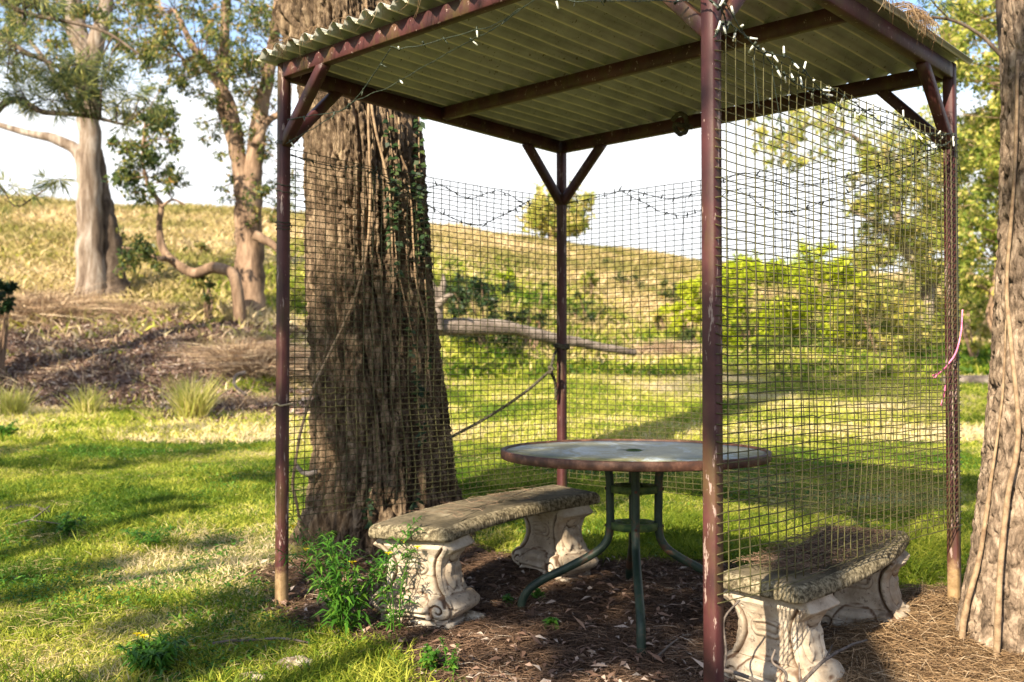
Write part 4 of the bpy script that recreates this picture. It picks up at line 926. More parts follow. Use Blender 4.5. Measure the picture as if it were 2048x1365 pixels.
# ------------------------------------------------------------------ shrubs, far plants
def strands(name, label, cat, pts, n, L, w, mat, seed, up=1.0, spread=0.5, group=None, kind=None, bend=0.3):
    """dry stalks or grass blades springing from the given feet (x,y,radius)"""
    r = np.random.default_rng(seed); X = []
    for x, y, rad in pts:
        a = r.random(n)*2*pi; q = rad*np.sqrt(r.random(n)); X.append(np.stack([x+q*np.cos(a), y+q*np.sin(a)], -1))
    X = np.concatenate(X); N_ = len(X); C = np.c_[X, gz(X[:, 0], X[:, 1])-0.01]
    D = r.normal(size=(N_, 3))*spread; D[:, 2] = up*(0.6+0.6*r.random(N_)); D /= np.linalg.norm(D, axis=1)[:, None]
    Ls = (L*(0.4+0.8*r.random(N_)))[:, None]; S_ = np.cross(D, rdir(N_, r)); S_ /= np.linalg.norm(S_, axis=1)[:, None]; S_ *= w/2
    B = r.normal(size=(N_, 3)); B[:, 2] = -0.7; M1 = C+D*Ls*0.55+B*Ls*bend*0.12; T = C+D*Ls+B*Ls*bend*0.5
    V = np.stack([C-S_, C+S_, M1+S_*0.75, M1-S_*0.75, T], 1)
    base = np.array([X[:, 0].mean(), X[:, 1].mean(), C[:, 2].min()]); V = V.reshape(-1, 3)-base
    i = np.arange(N_)[:, None]*5; F4 = i+np.array([[0, 1, 2, 3]]); F3 = i+np.array([[3, 2, 4]])
    a = np.clip(r.normal(0.5, 0.25, N_), 0, 1)
    o = link(name, mesh_from(name, V, [F3, F4], False, {'rnd': np.repeat(a, 5)}), mat, loc=base)
    return tag(o, label, cat, group, kind)
def gpx(px, py, d0=6):
    d = d0
    for _ in range(60):
        p = at(px, py, d); d += (p[2]-float(gz(p[0], d)))*2.0; d = min(max(d, 2.6), 60)
    return p
def shrub(name, label, px, py, d, wpx, hpx, mat, L, W_, seed, n=18, nl=160, hue=0.5, bark='bark_brown', style='leaf', group=None):
    b = bz(px, d); r = np.random.default_rng(seed); cl = []
    for k in range(n):
        a, c = r.uniform(-1, 1), r.uniform(-1, 1)
        if a*a+c*c > 1: a *= 0.6; c *= 0.6
        c = c if c < 0.5 else c+0.35
        cl.append((at(px+a*wpx/2, py+c*hpx/2, d+r.uniform(-1, 1)*wpx/2/FPX*d), wpx/FPX*d*0.13*(0.7+0.7*r.random()), int(nl*(0.6+0.8*r.random()))))
    limbs = []
    for k in range(6):
        t = cl[(k*2) % n][0]; limbs.append(([b, b*0.5+t*0.5+r.normal(size=3)*0.05, t], [0.025, 0.018, 0.008]))
    return tree(name, label, 'shrub', b, limbs, cl, mat, M[bark], L, W_, seed, crown_name='foliage', hue=hue, style=style, group=group)
shrub('green_shrub', 'bright lime green shrub behind the mesh right of the near post', 1500, 600, 22.5, 210, 170, M['leaf_bright'], 0.11, 0.05, 301, 34, 190)
for k, (px, py, d_, w_, h_, m_, hu) in enumerate(((40, 445, 33, 60, 30, 'leaf_olive', .6), (290, 440, 32, 50, 24, 'leaf_olive', .4), (640, 470, 30, 50, 30, 'leaf_olive', .5), (900, 540, 28, 60, 40, 'leaf_olive', .3), (1010, 560, 27, 50, 36, 'leaf_bright', .3), (1180, 560, 28, 60, 30, 'leaf_olive', .4),
        (1230, 640, 25, 60, 40, 'leaf_olive', .5), (1290, 600, 30, 50, 36, 'leaf_olive', .7), (390, 500, 25, 50, 30, 'leaf_gum', .6), (255, 520, 24, 46, 30, 'leaf_olive', .7), (90, 500, 25, 70, 40, 'leaf_olive', .8), (1450, 545, 34, 70, 40, 'leaf_olive', .3), (1330, 640, 24, 60, 60, 'leaf_olive', .7), (940, 500, 34, 40, 20, 'leaf_olive', .9), (920, 600, 22, 80, 60, 'leaf_gum', .3), (1060, 640, 20, 70, 40, 'leaf_gum', .35), (1170, 610, 24, 90, 50, 'leaf_gum', .4), (1260, 560, 33, 80, 34, 'leaf_gum', .3), (1330, 585, 29, 70, 44, 'leaf_gum', .5), (1400, 670, 22, 80, 50, 'leaf_gum', .3), (1200, 530, 38, 70, 26, 'leaf_gum', .3))):
    shrub('scrub_bush', ['low bush on the hillside left of the pale gum', 'low bush on the hillside between the pale gum and the sapling', 'low bush on the hill behind the upper mesh left of the big trunk', 'dark scrubby bush on the hill just right of the big trunk', 'small green bush above the middle of the long log', 'scrubby bush on the slope right of the far post, high up', 'scrubby bush low on the slope above the log tip', 'yellowish bush on the slope midway between far and near posts', 'small leafy bush beside the spreading gum trunk on the hill', 'yellowish bush right behind the dark barked trunk', 'wide pale bush on the hill by the left edge', 'dark bush on the skyline right of the near post', 'upright bush at the lawn edge left of the near post', 'tiny dry bush near the ridge right of the big trunk', 'dark green bush directly above the stump end of the log', 'low dark bush touching the upper side of the log left of the far post', 'wide dark bush on the slope just right of the far post', 'long dark bush high on the slope between far and near posts', 'olive bush on the slope left of the near post, below the skyline', 'dark bush at the lawn edge directly left of the near post', 'small dark bush near the ridge just right of the far post'][k], px, py, d_, w_, h_, M[m_], 0.10, 0.045, 600+k, 7, 90, hu, group='scrub bushes on the hillside')
shrub('green_shrub', 'taller bright green shrub behind the mesh, midway between near and right posts', 1630, 580, 24, 190, 170, M['leaf_bright'], 0.11, 0.05, 302, 34, 190, 0.6)
shrub('green_shrub', 'light green shrub showing just left of the near post', 1385, 625, 23, 100, 130, M['leaf_bright'], 0.10, 0.05, 303, 20, 120, 0.7)
shrub('green_shrub', 'pale olive shrub at the foot of the olive crowned tree', 1760, 650, 22.5, 210, 160, M['leaf_olive'], 0.14, 0.06, 304, 24, 150, 0.6)
shrub('green_shrub', 'low dark olive bush with twigs at the lawn edge behind the table', 1590, 690, 21, 180, 70, M['leaf_olive'], 0.10, 0.04, 305, 14, 130, 0.2, 'bark_dark')
shrub('green_shrub', 'dark green leafy bush on the slope above the left part of the log', 975, 610, 19, 150, 120, M['leaf_ivy'], 0.11, 0.05, 306, 18, 130, 0.6)
shrub('green_shrub', 'small dark green bush under the far post side of the slope', 1075, 600, 22, 60, 70, M['leaf_olive'], 0.11, 0.05, 307, 8, 110, 0.3)
shrub('green_shrub', 'dark green plant cut off by the left edge at the bank', 0, 610, 14, 60, 90, M['leaf_ivy'], 0.09, 0.04, 308, 8, 120, 0.3)
shrub('green_shrub', 'yellow green bush beside the lawn right of the right post', 1950, 640, 22, 90, 110, M['leaf_olive'], 0.11, 0.05, 309, 10, 120, 0.7)
shrub('green_shrub', 'small leafy bush at the foot of the spreading gum, among dry stalks', 420, 560, 17.5, 60, 60, M['leaf_gum'], 0.09, 0.04, 310, 6, 80, 0.5)
for lb, px, py, wpx, d_, n, L, s in (('tall tangle of dry tan stalks by the left edge', 60, 560, 120, 17.5, 1100, 1.1, 1), ('dry brown twiggy bush beside the left post below the spreading gum', 510, 700, 110, 14.6, 1500, 0.75, 2),
                                ('dry twiggy bush left of the pale gum foot', 110, 600, 60, 18.5, 600, 0.7, 3), ('low heap of dry stalks right of the pale gum foot', 265, 640, 70, 18, 700, 0.5, 4), ('dry brown tangle in front of the big trunk base line, on the bank', 470, 800, 60, 12.2, 500, 0.35, 5),
                                ('dry tan bush on the bank behind the log and far post', 1330, 690, 110, 21, 700, 0.6, 6)):
    x = (px-1024)/FPX*d_; strands('dry_bush', lb, 'bush', [(x, d_, wpx/2/FPX*d_), (x+0.3, d_+0.5, wpx/2.2/FPX*d_), (x-0.25, d_+0.2, wpx/3/FPX*d_)], int(n*1.0), L, 0.013, M['twig'], 400+s, 0.7, 0.6, 'dry bushes on the bank', bend=1.1)
for lb, px, py, n, L, w in (('tallest spiky tussock on the lawn edge left of the shelter', 385, 842, 520, 0.60, 0.013), ('straw coloured tussock below the sideways sapling', 175, 832, 260, 0.42, 0.012), ('pale tussock near the left edge of the lawn', 25, 835, 260, 0.44, 0.012), ('small tussock just left of the tallest spiky tussock', 300, 840, 90, 0.22, 0.007), ('small bright green tussock close to the left post', 515, 850, 90, 0.2, 0.008)):
    p = gpx(px, py, 9); strands('grass_tussock', lb, 'grass tussock', [(p[0], p[1], 0.12)], n, L, w, M['tussock'] if 'green' not in lb else M['grass'], 450+int(px), 1.0, 0.3, 'tussocks along the lawn edge', bend=0.35)

# --- fallen log and smaller logs
def log(label, P, r0, r1, seed, name='fallen_log', stubs=()):
    P = spline(P, 60); R = np.linspace(r0, r1, 60)*(0.85+0.3*vnoise(P*2.2, seed)); base = P.mean(0); mb = MB()
    mb.tube(P-base, R, 18, 1.0); c = np.repeat(P-base, 18, 0); v = mb.V[0]; mb.V[0] = v+(v-c)*((fbm(v*np.array([2, 6, 6]), 3, seed)-0.5)*0.5)[:, None]
    for a, b in stubs: mb.tube(spline([np.array(a)-base, (np.array(a)+b)/2-base+[.03, 0, .05], np.array(b)-base], 12), np.linspace(r0*0.5, r0*0.12, 12), 8, 1.0)
    return tag(mb.obj(name, M['log'], smooth=True, loc=base), label, 'log')
log('long weathered grey log lying down the bank behind the far post', [at(860, 655, 15.6), at(1000, 655, 16), at(1100, 676, 16.4), at(1190, 692, 16.8), at(1270, 706, 17.1)], 0.14, 0.05, 5)
log('grey log lying on the lawn right of the right post', [at(1885, 765, 15.0), at(1960, 766, 15.0), at(2050, 770, 15.0)], 0.10, 0.11, 6)
t_ = log('splintered grey stump standing at the upper end of the long log', [at(868, 660, 15.5), at(874, 620, 15.5), at(880, 575, 15.5)], 0.14, 0.05, 7, 'tree_stump', [(at(876, 610, 15.4), at(905, 590, 15.2)), (at(872, 620, 15.5), at(862, 560, 15.4)), (at(880, 600, 15.5), at(886, 548, 15.5))]); t_['category'] = 'stump'
log('curved pale stick standing out of the bank left of the left post', [at(490, 745, 11.9), at(472, 752, 11.8), at(470, 772, 11.7), at(492, 790, 11.6)], 0.022, 0.016, 8, 'dead_branch')['category'] = 'branch'
log('grey curved root between the left post and the big trunk', [at(592, 930, 5.6), at(604, 944, 5.55), at(618, 948, 5.5), at(634, 944, 5.5)], 0.010, 0.016, 9, 'exposed_root')['category'] = 'root'
def stick(label, P, r0, r1, side=(), name='fallen_branch', mat='branch', group=None):
    P = spline(P, 40); P = P+(fbm(P*9, 2, 3)-0.5)[:, None]*0.02; base = P[0].copy(); mb = MB(); mb.tube(P-base, np.linspace(r0, r1, 40), 7)
    for q in side: q = spline(q, 14); mb.tube(q-base, np.linspace(r0*0.6, r1*0.6, 14), 5)
    return tag(mb.obj(name, M[mat], smooth=True, loc=base), label, 'branch', group)
def gp(px, py, up=0.01):
    p = gpx(px, py, 4); return p+np.array([0, 0, up])
stick('long thin stick lying in the grass at the lower left', [gp(420, 1300, .02), gp(520, 1293, .03), gp(620, 1296, .02)], 0.006, 0.004, mat='log')
stick('forked pale stick on the lawn near the left edge', [gp(0, 1062, .02), gp(60, 1050, .03), gp(100, 1025, .04)], 0.008, 0.005, [[gp(60, 1050, .03), gp(120, 1058, .03)]], mat='log')
stick('dark stick with bark lying by the left edge of the lawn', [gp(0, 1030, .02), gp(50, 1022, .03), gp(100, 1030, .02)], 0.02, 0.008)
stick('dark forked branch on the ground in front of the right bench support', [at(1448, 1340, 3.25), at(1500, 1352, 3.2), at(1540, 1372, 3.1)], 0.007, 0.006, [[at(1448, 1340, 3.25), at(1452, 1300, 3.28), at(1448, 1240, 3.3), at(1480, 1200, 3.3)]])
stick('black bent twig propped against the right bench near support', [at(1590, 1380, 3.1), at(1640, 1330, 3.15), at(1700, 1290, 3.25), at(1735, 1278, 3.3)], 0.007, 0.003, [[at(1600, 1365, 3.12), at(1598, 1325, 3.14)], [at(1650, 1322, 3.17), at(1665, 1290, 3.2)]])
stick('short dark twig standing before the right bench near support', [at(1560, 1390, 3.12), at(1572, 1350, 3.14), at(1545, 1325, 3.16), at(1550, 1300, 3.16)], 0.006, 0.003)
stick('thin pale stick leaning over the litter right of the right bench', [gp(1700, 1340, .03), gp(1800, 1290, .05), gp(1870, 1245, .03)], 0.006, 0.003, mat='log')
stick('pale stick lying on the litter between the table foot and the near post', [gp(1310, 1330, .02), gp(1360, 1290, .03), gp(1400, 1272, .02)], 0.005, 0.003, mat='log')

# ------------------------------------------------------------------ ropes and twine
def rope(label, segs, rad, mat, name='rope', twist=True, base=None):
    base = np.array(segs[0][0]); mb = MB()
    for sgm in segs:
        P = spline(sgm, 90); Lc = np.r_[0, np.cumsum(np.linalg.norm(np.diff(P, axis=0), axis=1))]
        T = np.gradient(P, axis=0); T /= np.linalg.norm(T, axis=1)[:, None]; x = np.cross(T, [0.13, 0.2, 0.97]); x /= np.linalg.norm(x, axis=1)[:, None]; y = np.cross(T, x)
        for k in range(3 if twist else 1):
            a = Lc/(rad*7)*2*pi+k*2*pi/3; off = (x*np.cos(a)[:, None]+y*np.sin(a)[:, None])*rad*0.5 if twist else 0
            mb.tube(P-base+off, rad*0.62 if twist else rad, 6)
    return tag(mb.obj(name, M[mat], smooth=True, loc=base), label, 'rope')
def loop(P, z, r, turns=1, rise=0.0):
    a = np.linspace(0, 2*pi*turns, 9*turns); k = 1/np.maximum(np.abs(np.cos(a)), np.abs(np.sin(a)))*0.86
    return [np.array([P[0]+(U*np.cos(t)*q+Vd*np.sin(t)*q)[0]*r, P[1]+(U*np.cos(t)*q+Vd*np.sin(t)*q)[1]*r, z+rise*t/(2*pi)+0.004*sin(3*t)]) for t, q in zip(a, k)]
zr_ = CAMH+(728-812)/FPX*4.5
rope('pale hemp rope tied in a ring round the left post', [loop(PL, zr_, 0.034)], 0.0045, 'rope')
zb_ = CAMH+(728-700)/FPX*5.9
rope('frayed dark rope knotted round the far post and stretched down to the big trunk', [loop(PB, zb_, 0.038, 2, 0.012), [p3(PB-U*-0.03, zb_), at(1108, 712, 5.85), at(1102, 735, 5.82), at(1100, 745, 5.8)],
     [at(1100, 742, 5.8), at(1050, 785, 5.72), at(980, 832, 5.6), at(900, 876, 5.47)], [at(1100, 742, 5.8), at(1110, 765, 5.85), at(1112, 800, 5.88)], [at(1098, 748, 5.78), at(1106, 738, 5.78), at(1098, 735, 5.8), at(1106, 750, 5.8)]], 0.0085, 'rope_dark')
rope('faded pink twine tied through the mesh and hanging round the right post', [[at(1925, 620, 4.33), at(1922, 665, 4.32), at(1912, 705, 4.3), at(1895, 730, 4.27), at(1868, 757, 4.2)], [at(1896, 728, 4.27), at(1885, 742, 4.25), at(1866, 752, 4.2)], [at(1890, 770, 4.25), at(1888, 790, 4.25), at(1882, 812, 4.24)]], 0.0035, 'pink', 'pink_twine')
rope('rag of grey rope looped over the back beam of the roof', [[at(1345, 240, 5.25), at(1358, 228, 5.2), at(1372, 236, 5.2), at(1372, 262, 5.2), at(1358, 268, 5.2), at(1350, 250, 5.2), at(1385, 255, 5.2)]], 0.012, 'rope_dark')

# ------------------------------------------------------------------ fairy lights
bm_ = MB(); bm_.tube([[0, 0, 0], [0, 0, -0.009], [0, 0, -0.0095], [0, 0, -0.034]], [0.0036, 0.0036, 0.0038, 0.0030], 8, np.repeat([0, 0, 1, 1], 8)); bulb_me = bm_.mesh('bulb', True); bulb_me.materials.append(M['bulb'])
sk_ = MB(); sk_.tube([[0, 0, 0.006], [0, 0, -0.009]], [0.0042, 0.0038], 8); sock_me = sk_.mesh('socket', True); sock_me.materials.append(M['black_wire'])
bm2 = MB(); bm2.tube([[0, 0, 0], [0, 0, -0.012], [0, 0, -0.026]], [0.003, 0.003, 0.0018], 6); bulb_dk = bm2.mesh('bulb', True); bulb_dk.materials.append(M['bulb_dark'])
def fairy(label, paths, bulbs, seed, white=True, tails=()):
    r = np.random.default_rng(seed); base = np.array(paths[0][0], float); t = thing('fairy_lights', label, 'string lights', base, 0, 'strings of fairy lights on the shelter')
    mb = MB(); allp = []; dull = 'slung' in label
    for p in paths:
        P = spline(p, 110); P = P+(fbm(P*14, 2, seed)-0.5)[:, None]*0.02*np.array([0.3, 0.3, 1]); allp.append(P)
        Lc = np.r_[0, np.cumsum(np.linalg.norm(np.diff(P, axis=0), axis=1))]
        for k in (0, 1):
            a = Lc/0.03*2*pi+k*pi; mb.tube(P-base+np.stack([np.cos(a)*0.0018, np.sin(a)*0.0018, np.sin(a)*0.0018], -1), 0.0016, 4)
    for p in tails: mb.tube(spline(p, 16)-base, 0.0014, 4)
    mb.obj('cable', M['black_wire'], t, smooth=True)
    allp = np.concatenate(allp)
    for i in np.linspace(3, len(allp)-4, bulbs).astype(int):
        o = link('bulb', bulb_me if white and not (dull and r.random() < 0.6) else bulb_dk, None, t, loc=allp[i]-base+r.normal(size=3)*0.004)
        link('socket', sock_me, None, o)
        o.rotation_euler = (r.normal()*0.9, r.normal()*0.9, 0) if r.random() < 0.75 else (pi+r.normal()*0.5, r.normal()*0.5, 0)
def pf(t, z, off=0.036):             # a point on the near right panel
    q = PF+Vd*t-U*off; return p3(q, z)
fairy('fairy lights with white bulbs tangled along the top of the near right mesh', [
    [pf(-0.03, 2.07, 0.03), pf(0.05, 2.13), pf(0.30, 2.06), pf(0.52, 2.03), pf(0.8, 2.06), pf(1.1, 2.02), pf(1.35, 2.04), pf(1.6, 2.05), pf(1.9, 2.10)],
    [pf(0.02, 2.20, 0.03), pf(0.20, 2.09), pf(0.45, 2.10), pf(0.75, 2.01), pf(1.0, 2.04), pf(1.3, 2.07), pf(1.6, 2.0), pf(1.93, 2.08)]], 58, 1, True,
    [[pf(0.18, 2.05), pf(0.2, 1.98), pf(0.22, 1.9)], [pf(1.25, 2.0), pf(1.2, 1.9), pf(1.1, 1.75)], [pf(1.45, 2.0), pf(1.42, 1.85), pf(1.3, 1.7)], [pf(1.9, 2.06), pf(1.95, 1.95), pf(1.97, 1.9)], [pf(0.3, 2.04), pf(0.33, 1.95), pf(0.37, 1.84)]])
def pl(t, z, off=0.036): return p3(PL+Vd*t+U*off, z)
def pb(t, z, off=0.036): return p3(PB-U*t+Vd*off, z)
fairy('dark fairy light string sagging along the mesh top before the big trunk', [
    [pl(0, 2.07), pl(0.3, 2.04), pl(0.5, 2.06), pl(0.8, 2.0), pl(1.0, 2.04), pl(1.2, 2.0), pl(1.45, 2.07), pl(1.7, 2.01), pl(1.92, 2.05)],
    [pl(0.5, 2.05), pl(0.75, 1.98), pl(1.0, 1.9), pl(1.25, 1.86), pl(1.5, 1.95), pl(1.7, 2.05)]], 40, 2, False,
    [[pl(.55, 2.05), pl(.56, 1.98), pl(.56, 1.93)], [pl(1.27, 2.08), pl(1.26, 1.98), pl(1.28, 1.88)], [pl(1.7, 2.0), pl(1.71, 1.9), pl(1.72, 1.83)], [pl(0.02, 2.07, .03), pl(.04, 2.0), pl(0.02, 1.85)]])
fairy('dark fairy light string swagged along the top of the back mesh', [
    [pb(0, 2.05), pb(0.3, 2.07), pb(0.45, 2.08), pb(0.7, 2.01), pb(0.95, 2.01), pb(1.2, 2.08), pb(1.5, 1.98), pb(1.8, 2.0), pb(2.0, 2.04), pb(2.22, 2.07)],
    [pb(0.42, 2.08), pb(0.6, 1.98), pb(0.8, 1.9), pb(1.0, 1.93), pb(1.15, 2.0), pb(1.4, 1.86), pb(1.7, 1.9), pb(2.2, 2.05)]], 46, 3, False,
    [[pb(.1, 2.05), pb(.08, 1.95), pb(.12, 1.88)], [pb(.17, 2.05), pb(.14, 1.95), pb(.13, 1.86)], [pb(.05, 2.0), pb(.1, 1.86), pb(.14, 1.78)], [pb(.85, 2.0), pb(.84, 1.9), pb(.82, 1.7), pb(.81, 1.4)], [pb(1.5, 2.0), pb(1.48, 1.8), pb(1.45, 1.65)]])
T1 = [at(572, 290, 4.46), at(600, 272, 4.4), at(655, 240, 4.3), at(705, 207, 4.2), at(770, 178, 4.1), at(830, 145, 4.0), at(905, 100, 3.85), at(985, 60, 3.65), at(1060, 5, 3.45), at(1140, -30, 3.3), at(1300, -40, 3.1), at(1405, -10, 2.93)]
T2 = [at(575, 238, 4.45), at(620, 233, 4.36), at(680, 222, 4.25), at(706, 205, 4.2), at(740, 160, 4.1), at(780, 100, 3.95)]
T3 = [at(780, 95, 3.93), at(840, 92, 3.85), at(900, 75, 3.78), at(985, 52, 3.65), at(1040, 15, 3.5)]
T4 = [at(1100, -2, 3.2), at(1180, 0, 3.12), at(1300, 4, 3.02), at(1400, -2, 2.93), at(1432, 8, 2.9), at(1448, 30, 2.93), at(1455, 60, 2.98)]
fairy('fairy light string slung under the roof from the left post to the near post', [T1, T2, T3, T4], 22, 4, True, [[at(1150, 0, 3.15), at(1148, 14, 3.15)], [at(1200, 0, 3.1), at(1208, 12, 3.1)]])
# wire wound on the left post
rope('thin black wire wound round the left post below its brace', [loop(PL, 1.86, 0.033, 2, 0.03), loop(PL, 1.70, 0.034, 3, 0.015), loop(PL, 2.09, 0.034, 2, 0.01)], 0.0018, 'black_wire', 'wire_winding', twist=False)['category'] = 'wire'

# ------------------------------------------------------------------ white garden ornament hanging by the right trunk
p0 = at(1996, 866, 6.5); t = thing('garden_ornament', 'small cream white knobbed ornament hanging behind the right trunk', 'ornament', p0)
mb = MB(); V, F = ring_prof([(0.001, 0.075), (0.014, 0.07), (0.018, 0.055), (0.012, 0.045), (0.02, 0.035), (0.045, 0.02), (0.052, 0.0), (0.045, -0.015), (0.022, -0.022), (0.026, -0.035), (0.018, -0.05), (0.001, -0.055)], 20); mb.add(V, F); mb.obj('knob', M['white'], t, smooth=True)
mb = MB(); mb.tube(np.array([[0, 0, 0.075], [0.01, 0, 0.2], [0.015, 0, 0.28]]), [0.012, 0.020, 0.012], 10); mb.obj('neck', M['white'], t, smooth=True)
mb = MB(); mb.tube(spline([[0.015, 0, 0.28], [-0.01, 0, 0.34], [0.0, 0, 0.5], [0.06, 0, 1.2]], 20), 0.003, 5); mb.obj('cord', M['black_wire'], t, smooth=True)

# ------------------------------------------------------------------ weeds
def weed(name, label, px, py, n, h, L, W_, seed, flowers=0, spread=0.35, d=None, group=None):
    r = np.random.default_rng(seed); b = gpx(px, py, 4) if d is None else bz(px, d)+[0, 0, .15]
    t = thing(name, label, 'weed', b, 0, group); st = MB(); C, D, Nn, LL = [], [], [], []; tips = []
    for k in range(n):
        a = r.random()*2*pi; q = spread*(0.3+0.9*r.random()); hh = h*(0.55+0.55*r.random())
        P = spline([[0.02*cos(a), 0.02*sin(a), -0.01], [q*0.35*cos(a), q*0.35*sin(a), hh*0.5], [q*0.8*cos(a), q*0.8*sin(a), hh*0.85], [q*cos(a), q*sin(a), hh]], 24); st.tube(P, np.linspace(0.0028, 0.001, 24), 5, r.random()*0.5+0.3); tips.append(P[-1])
        for i in range(2, 24):
            for w in range(2):
                b2 = r.random()*2*pi; C.append(P[i]); D.append([cos(b2), sin(b2), 0.45+0.3*r.normal()]); Nn.append([0, 0, 1.0]); LL.append(L*(0.5+0.7*r.random())*(1.15-i/34))
    fl = [tips[k % len(tips)]+np.array([r.normal()*0.02, r.normal()*0.02, 0.015+0.05*r.random()]) for k in range(flowers)]
    for k, c in enumerate(fl): st.tube([tips[k % len(tips)], (tips[k % len(tips)]+c)/2, c], 0.0012, 4)
    st.obj('stem', M['leaf_weed'], t, smooth=True)
    C = np.array(C); D = np.array(D); Nn = np.array(Nn)+r.normal(size=C.shape)*0.3; LL = np.array(LL)
    # two-segment leaves that arch
    D /= np.linalg.norm(D, axis=1)[:, None]; Sx = np.cross(D, Nn); Sx /= np.linalg.norm(Sx, axis=1)[:, None]; w_ = (LL*W_)[:, None]; l_ = LL[:, None]
    Mid = C+D*l_*0.5; E_ = D+np.array([0, 0, -0.9]); E_ /= np.linalg.norm(E_, axis=1)[:, None]; T = Mid+E_*l_*0.5; Q = C+D*l_*0.2
    V = np.stack([C, Q+Sx*w_*0.35, Mid+Sx*w_*0.5, T, Mid-Sx*w_*0.5, Q-Sx*w_*0.35], 1).reshape(-1, 3)
    i = np.arange(len(C))[:, None]*6; F4 = np.concatenate([i+np.array([[1, 2, 4, 5]])]); F3 = np.concatenate([i+np.array([[0, 1, 5]]), i+np.array([[2, 3, 4]])])
    link('foliage', mesh_from('foliage', V, [F3, F4], False, {'rnd': np.repeat(np.clip(r.normal(0.5, 0.25, len(C)), 0, 1), 6)}), M['leaf_weed'], t)
    for k in range(flowers):
        c = fl[k]; m = MB()
        n_ = 11; a = np.arange(n_)*2*pi/n_; Dd = np.stack([np.cos(a), np.sin(a), np.full(n_, 0.3+0.3*r.random())], -1); V, F = leaves(np.repeat(c[None], n_, 0), Dd, np.repeat([[0, -0.3, 1.]], n_, 0), 0.019, 0.0065); m.add(V, F, 0.7)
        m.tube([c+[0, 0, -0.006], c+[0, 0, 0.003]], [0.003, 0.005], 8, 0.0); m.obj('flower', M['petal'], t)
    return t
weed('ragwort_plant', 'bushy leafy weed with small yellow daisy flowers in front of the left bench support', 690, 1268, 17, 0.43, 0.115, 0.12, 501, 5, 0.30)
weed('ragwort_plant', 'leafy shoot of ragwort leaning across the left bench support', 790, 1270, 5, 0.34, 0.08, 0.13, 502, 1, 0.16)
weed('broadleaf_weed', 'dark leaved weed clump with yellow buds at the lower left edge of the grass', 300, 1345, 12, 0.11, 0.10, 0.16, 503, 2, 0.12)
weed('broadleaf_weed', 'bright green seedling on the litter right of the ragwort', 855, 1345, 4, 0.09, 0.05, 0.35, 504, 0, 0.05)
weed('broadleaf_weed', 'pale downy seedling beside the bright green seedling', 898, 1350, 3, 0.12, 0.04, 0.25, 505, 0, 0.04)
weed('broadleaf_weed', 'small seedling on the litter left of the table foot', 1020, 1212, 3, 0.05, 0.04, 0.5, 506, 0, 0.05)
weed('broadleaf_weed', 'small clump of round leaves right behind the left table foot', 1078, 1205, 4, 0.06, 0.035, 0.6, 507, 0, 0.05)
weed('broadleaf_weed', 'lone three leaved seedling on the litter in front of the table', 1100, 1262, 2, 0.05, 0.055, 0.5, 508, 0, 0.03)
weed('broadleaf_weed', 'light green weed tuft on the lawn left of centre near the forked stick', 135, 1075, 7, 0.12, 0.06, 0.3, 509, 0, 0.1)
weed('broadleaf_weed', 'yellow green weed on the lawn at the far left edge', 12, 878, 8, 0.16, 0.08, 0.35, 510, 0, 0.12)
weed('broadleaf_weed', 'low green weed in the lawn halfway between left edge and left post', 300, 1095, 9, 0.10, 0.08, 0.12, 511, 0, 0.16)

# ------------------------------------------------------------------ ground cover (stuff)
def blades(name, X, L, w, rnd, mat, label, cat, seed, lean=0.5, zoff=0.0, z=None):
    r = np.random.default_rng(seed); N_ = len(X); C = np.c_[X, (gz(X[:, 0], X[:, 1]) if z is None else z)-0.004+zoff]
    D = r.normal(size=(N_, 3))*lean; D[:, 2] = 0.5+0.6*r.random(N_); D /= np.linalg.norm(D, axis=1)[:, None]
    Ls = np.broadcast_to(L, (N_,))[:, None]; S_ = np.cross(D, rdir(N_, r)); S_ /= np.linalg.norm(S_, axis=1)[:, None]; S_ *= np.broadcast_to(w, (N_,))[:, None]/2
    B = r.normal(size=(N_, 3)); B[:, 2] = -0.6; M1 = C+D*Ls*0.55+B*Ls*0.05; T = C+D*Ls+B*Ls*0.28
    V = np.stack([C-S_, C+S_, M1+S_*0.8, M1-S_*0.8, T], 1).reshape(-1, 3)
    i = np.arange(N_)[:, None]*5
    o = link(name, mesh_from(name, V, [i+np.array([[3, 2, 4]]), i+np.array([[0, 1, 2, 3]])], False, {'rnd': np.repeat(rnd, 5)}), mat)
    return tag(o, label, cat, kind='stuff')
def scatter(n, d0, d1, seed, px0=-150, px1=2200, pw=1.0):
    r = np.random.default_rng(seed); d = (d0**pw+(d1**pw-d0**pw)*r.random(n))**(1/pw); p = r.uniform(px0, px1, n); x = (p-1024)/FPX*d; return np.stack([x, d], -1), r
def tone(X, r, s=0.2, k=1.6):
    n = fbm(X*k, 4, 61); n2 = fbm(X*0.35, 3, 62); return np.clip(0.5+(n-0.5)*1.9+(n2-0.5)*0.9+r.normal(size=len(X))*s, 0, 1)
# near lawn
X, r = scatter(330000, 3.35, 9.5, 1, pw=1.35); lm = litter_mask(X[:, 0], X[:, 1]); tn = np.clip(tone(X, r, 0.16)+0.03, 0, 1); den = 0.40+0.9*sst(0.75, 0.35, tn)
big = np.hypot(X[:, 0]+0.75, X[:, 1]-5.82) < 0.5
keep = (r.random(len(X)) < (1-lm)**1.5*den) & ~big; X = X[keep]; tn = tn[keep]
lush = fbm(X*2.2, 3, 64); Lg = (0.028+0.05*sst(0.5, 0.75, lush)+0.02*r.random(len(X)))*(1+0.05*(X[:, 1]-4))
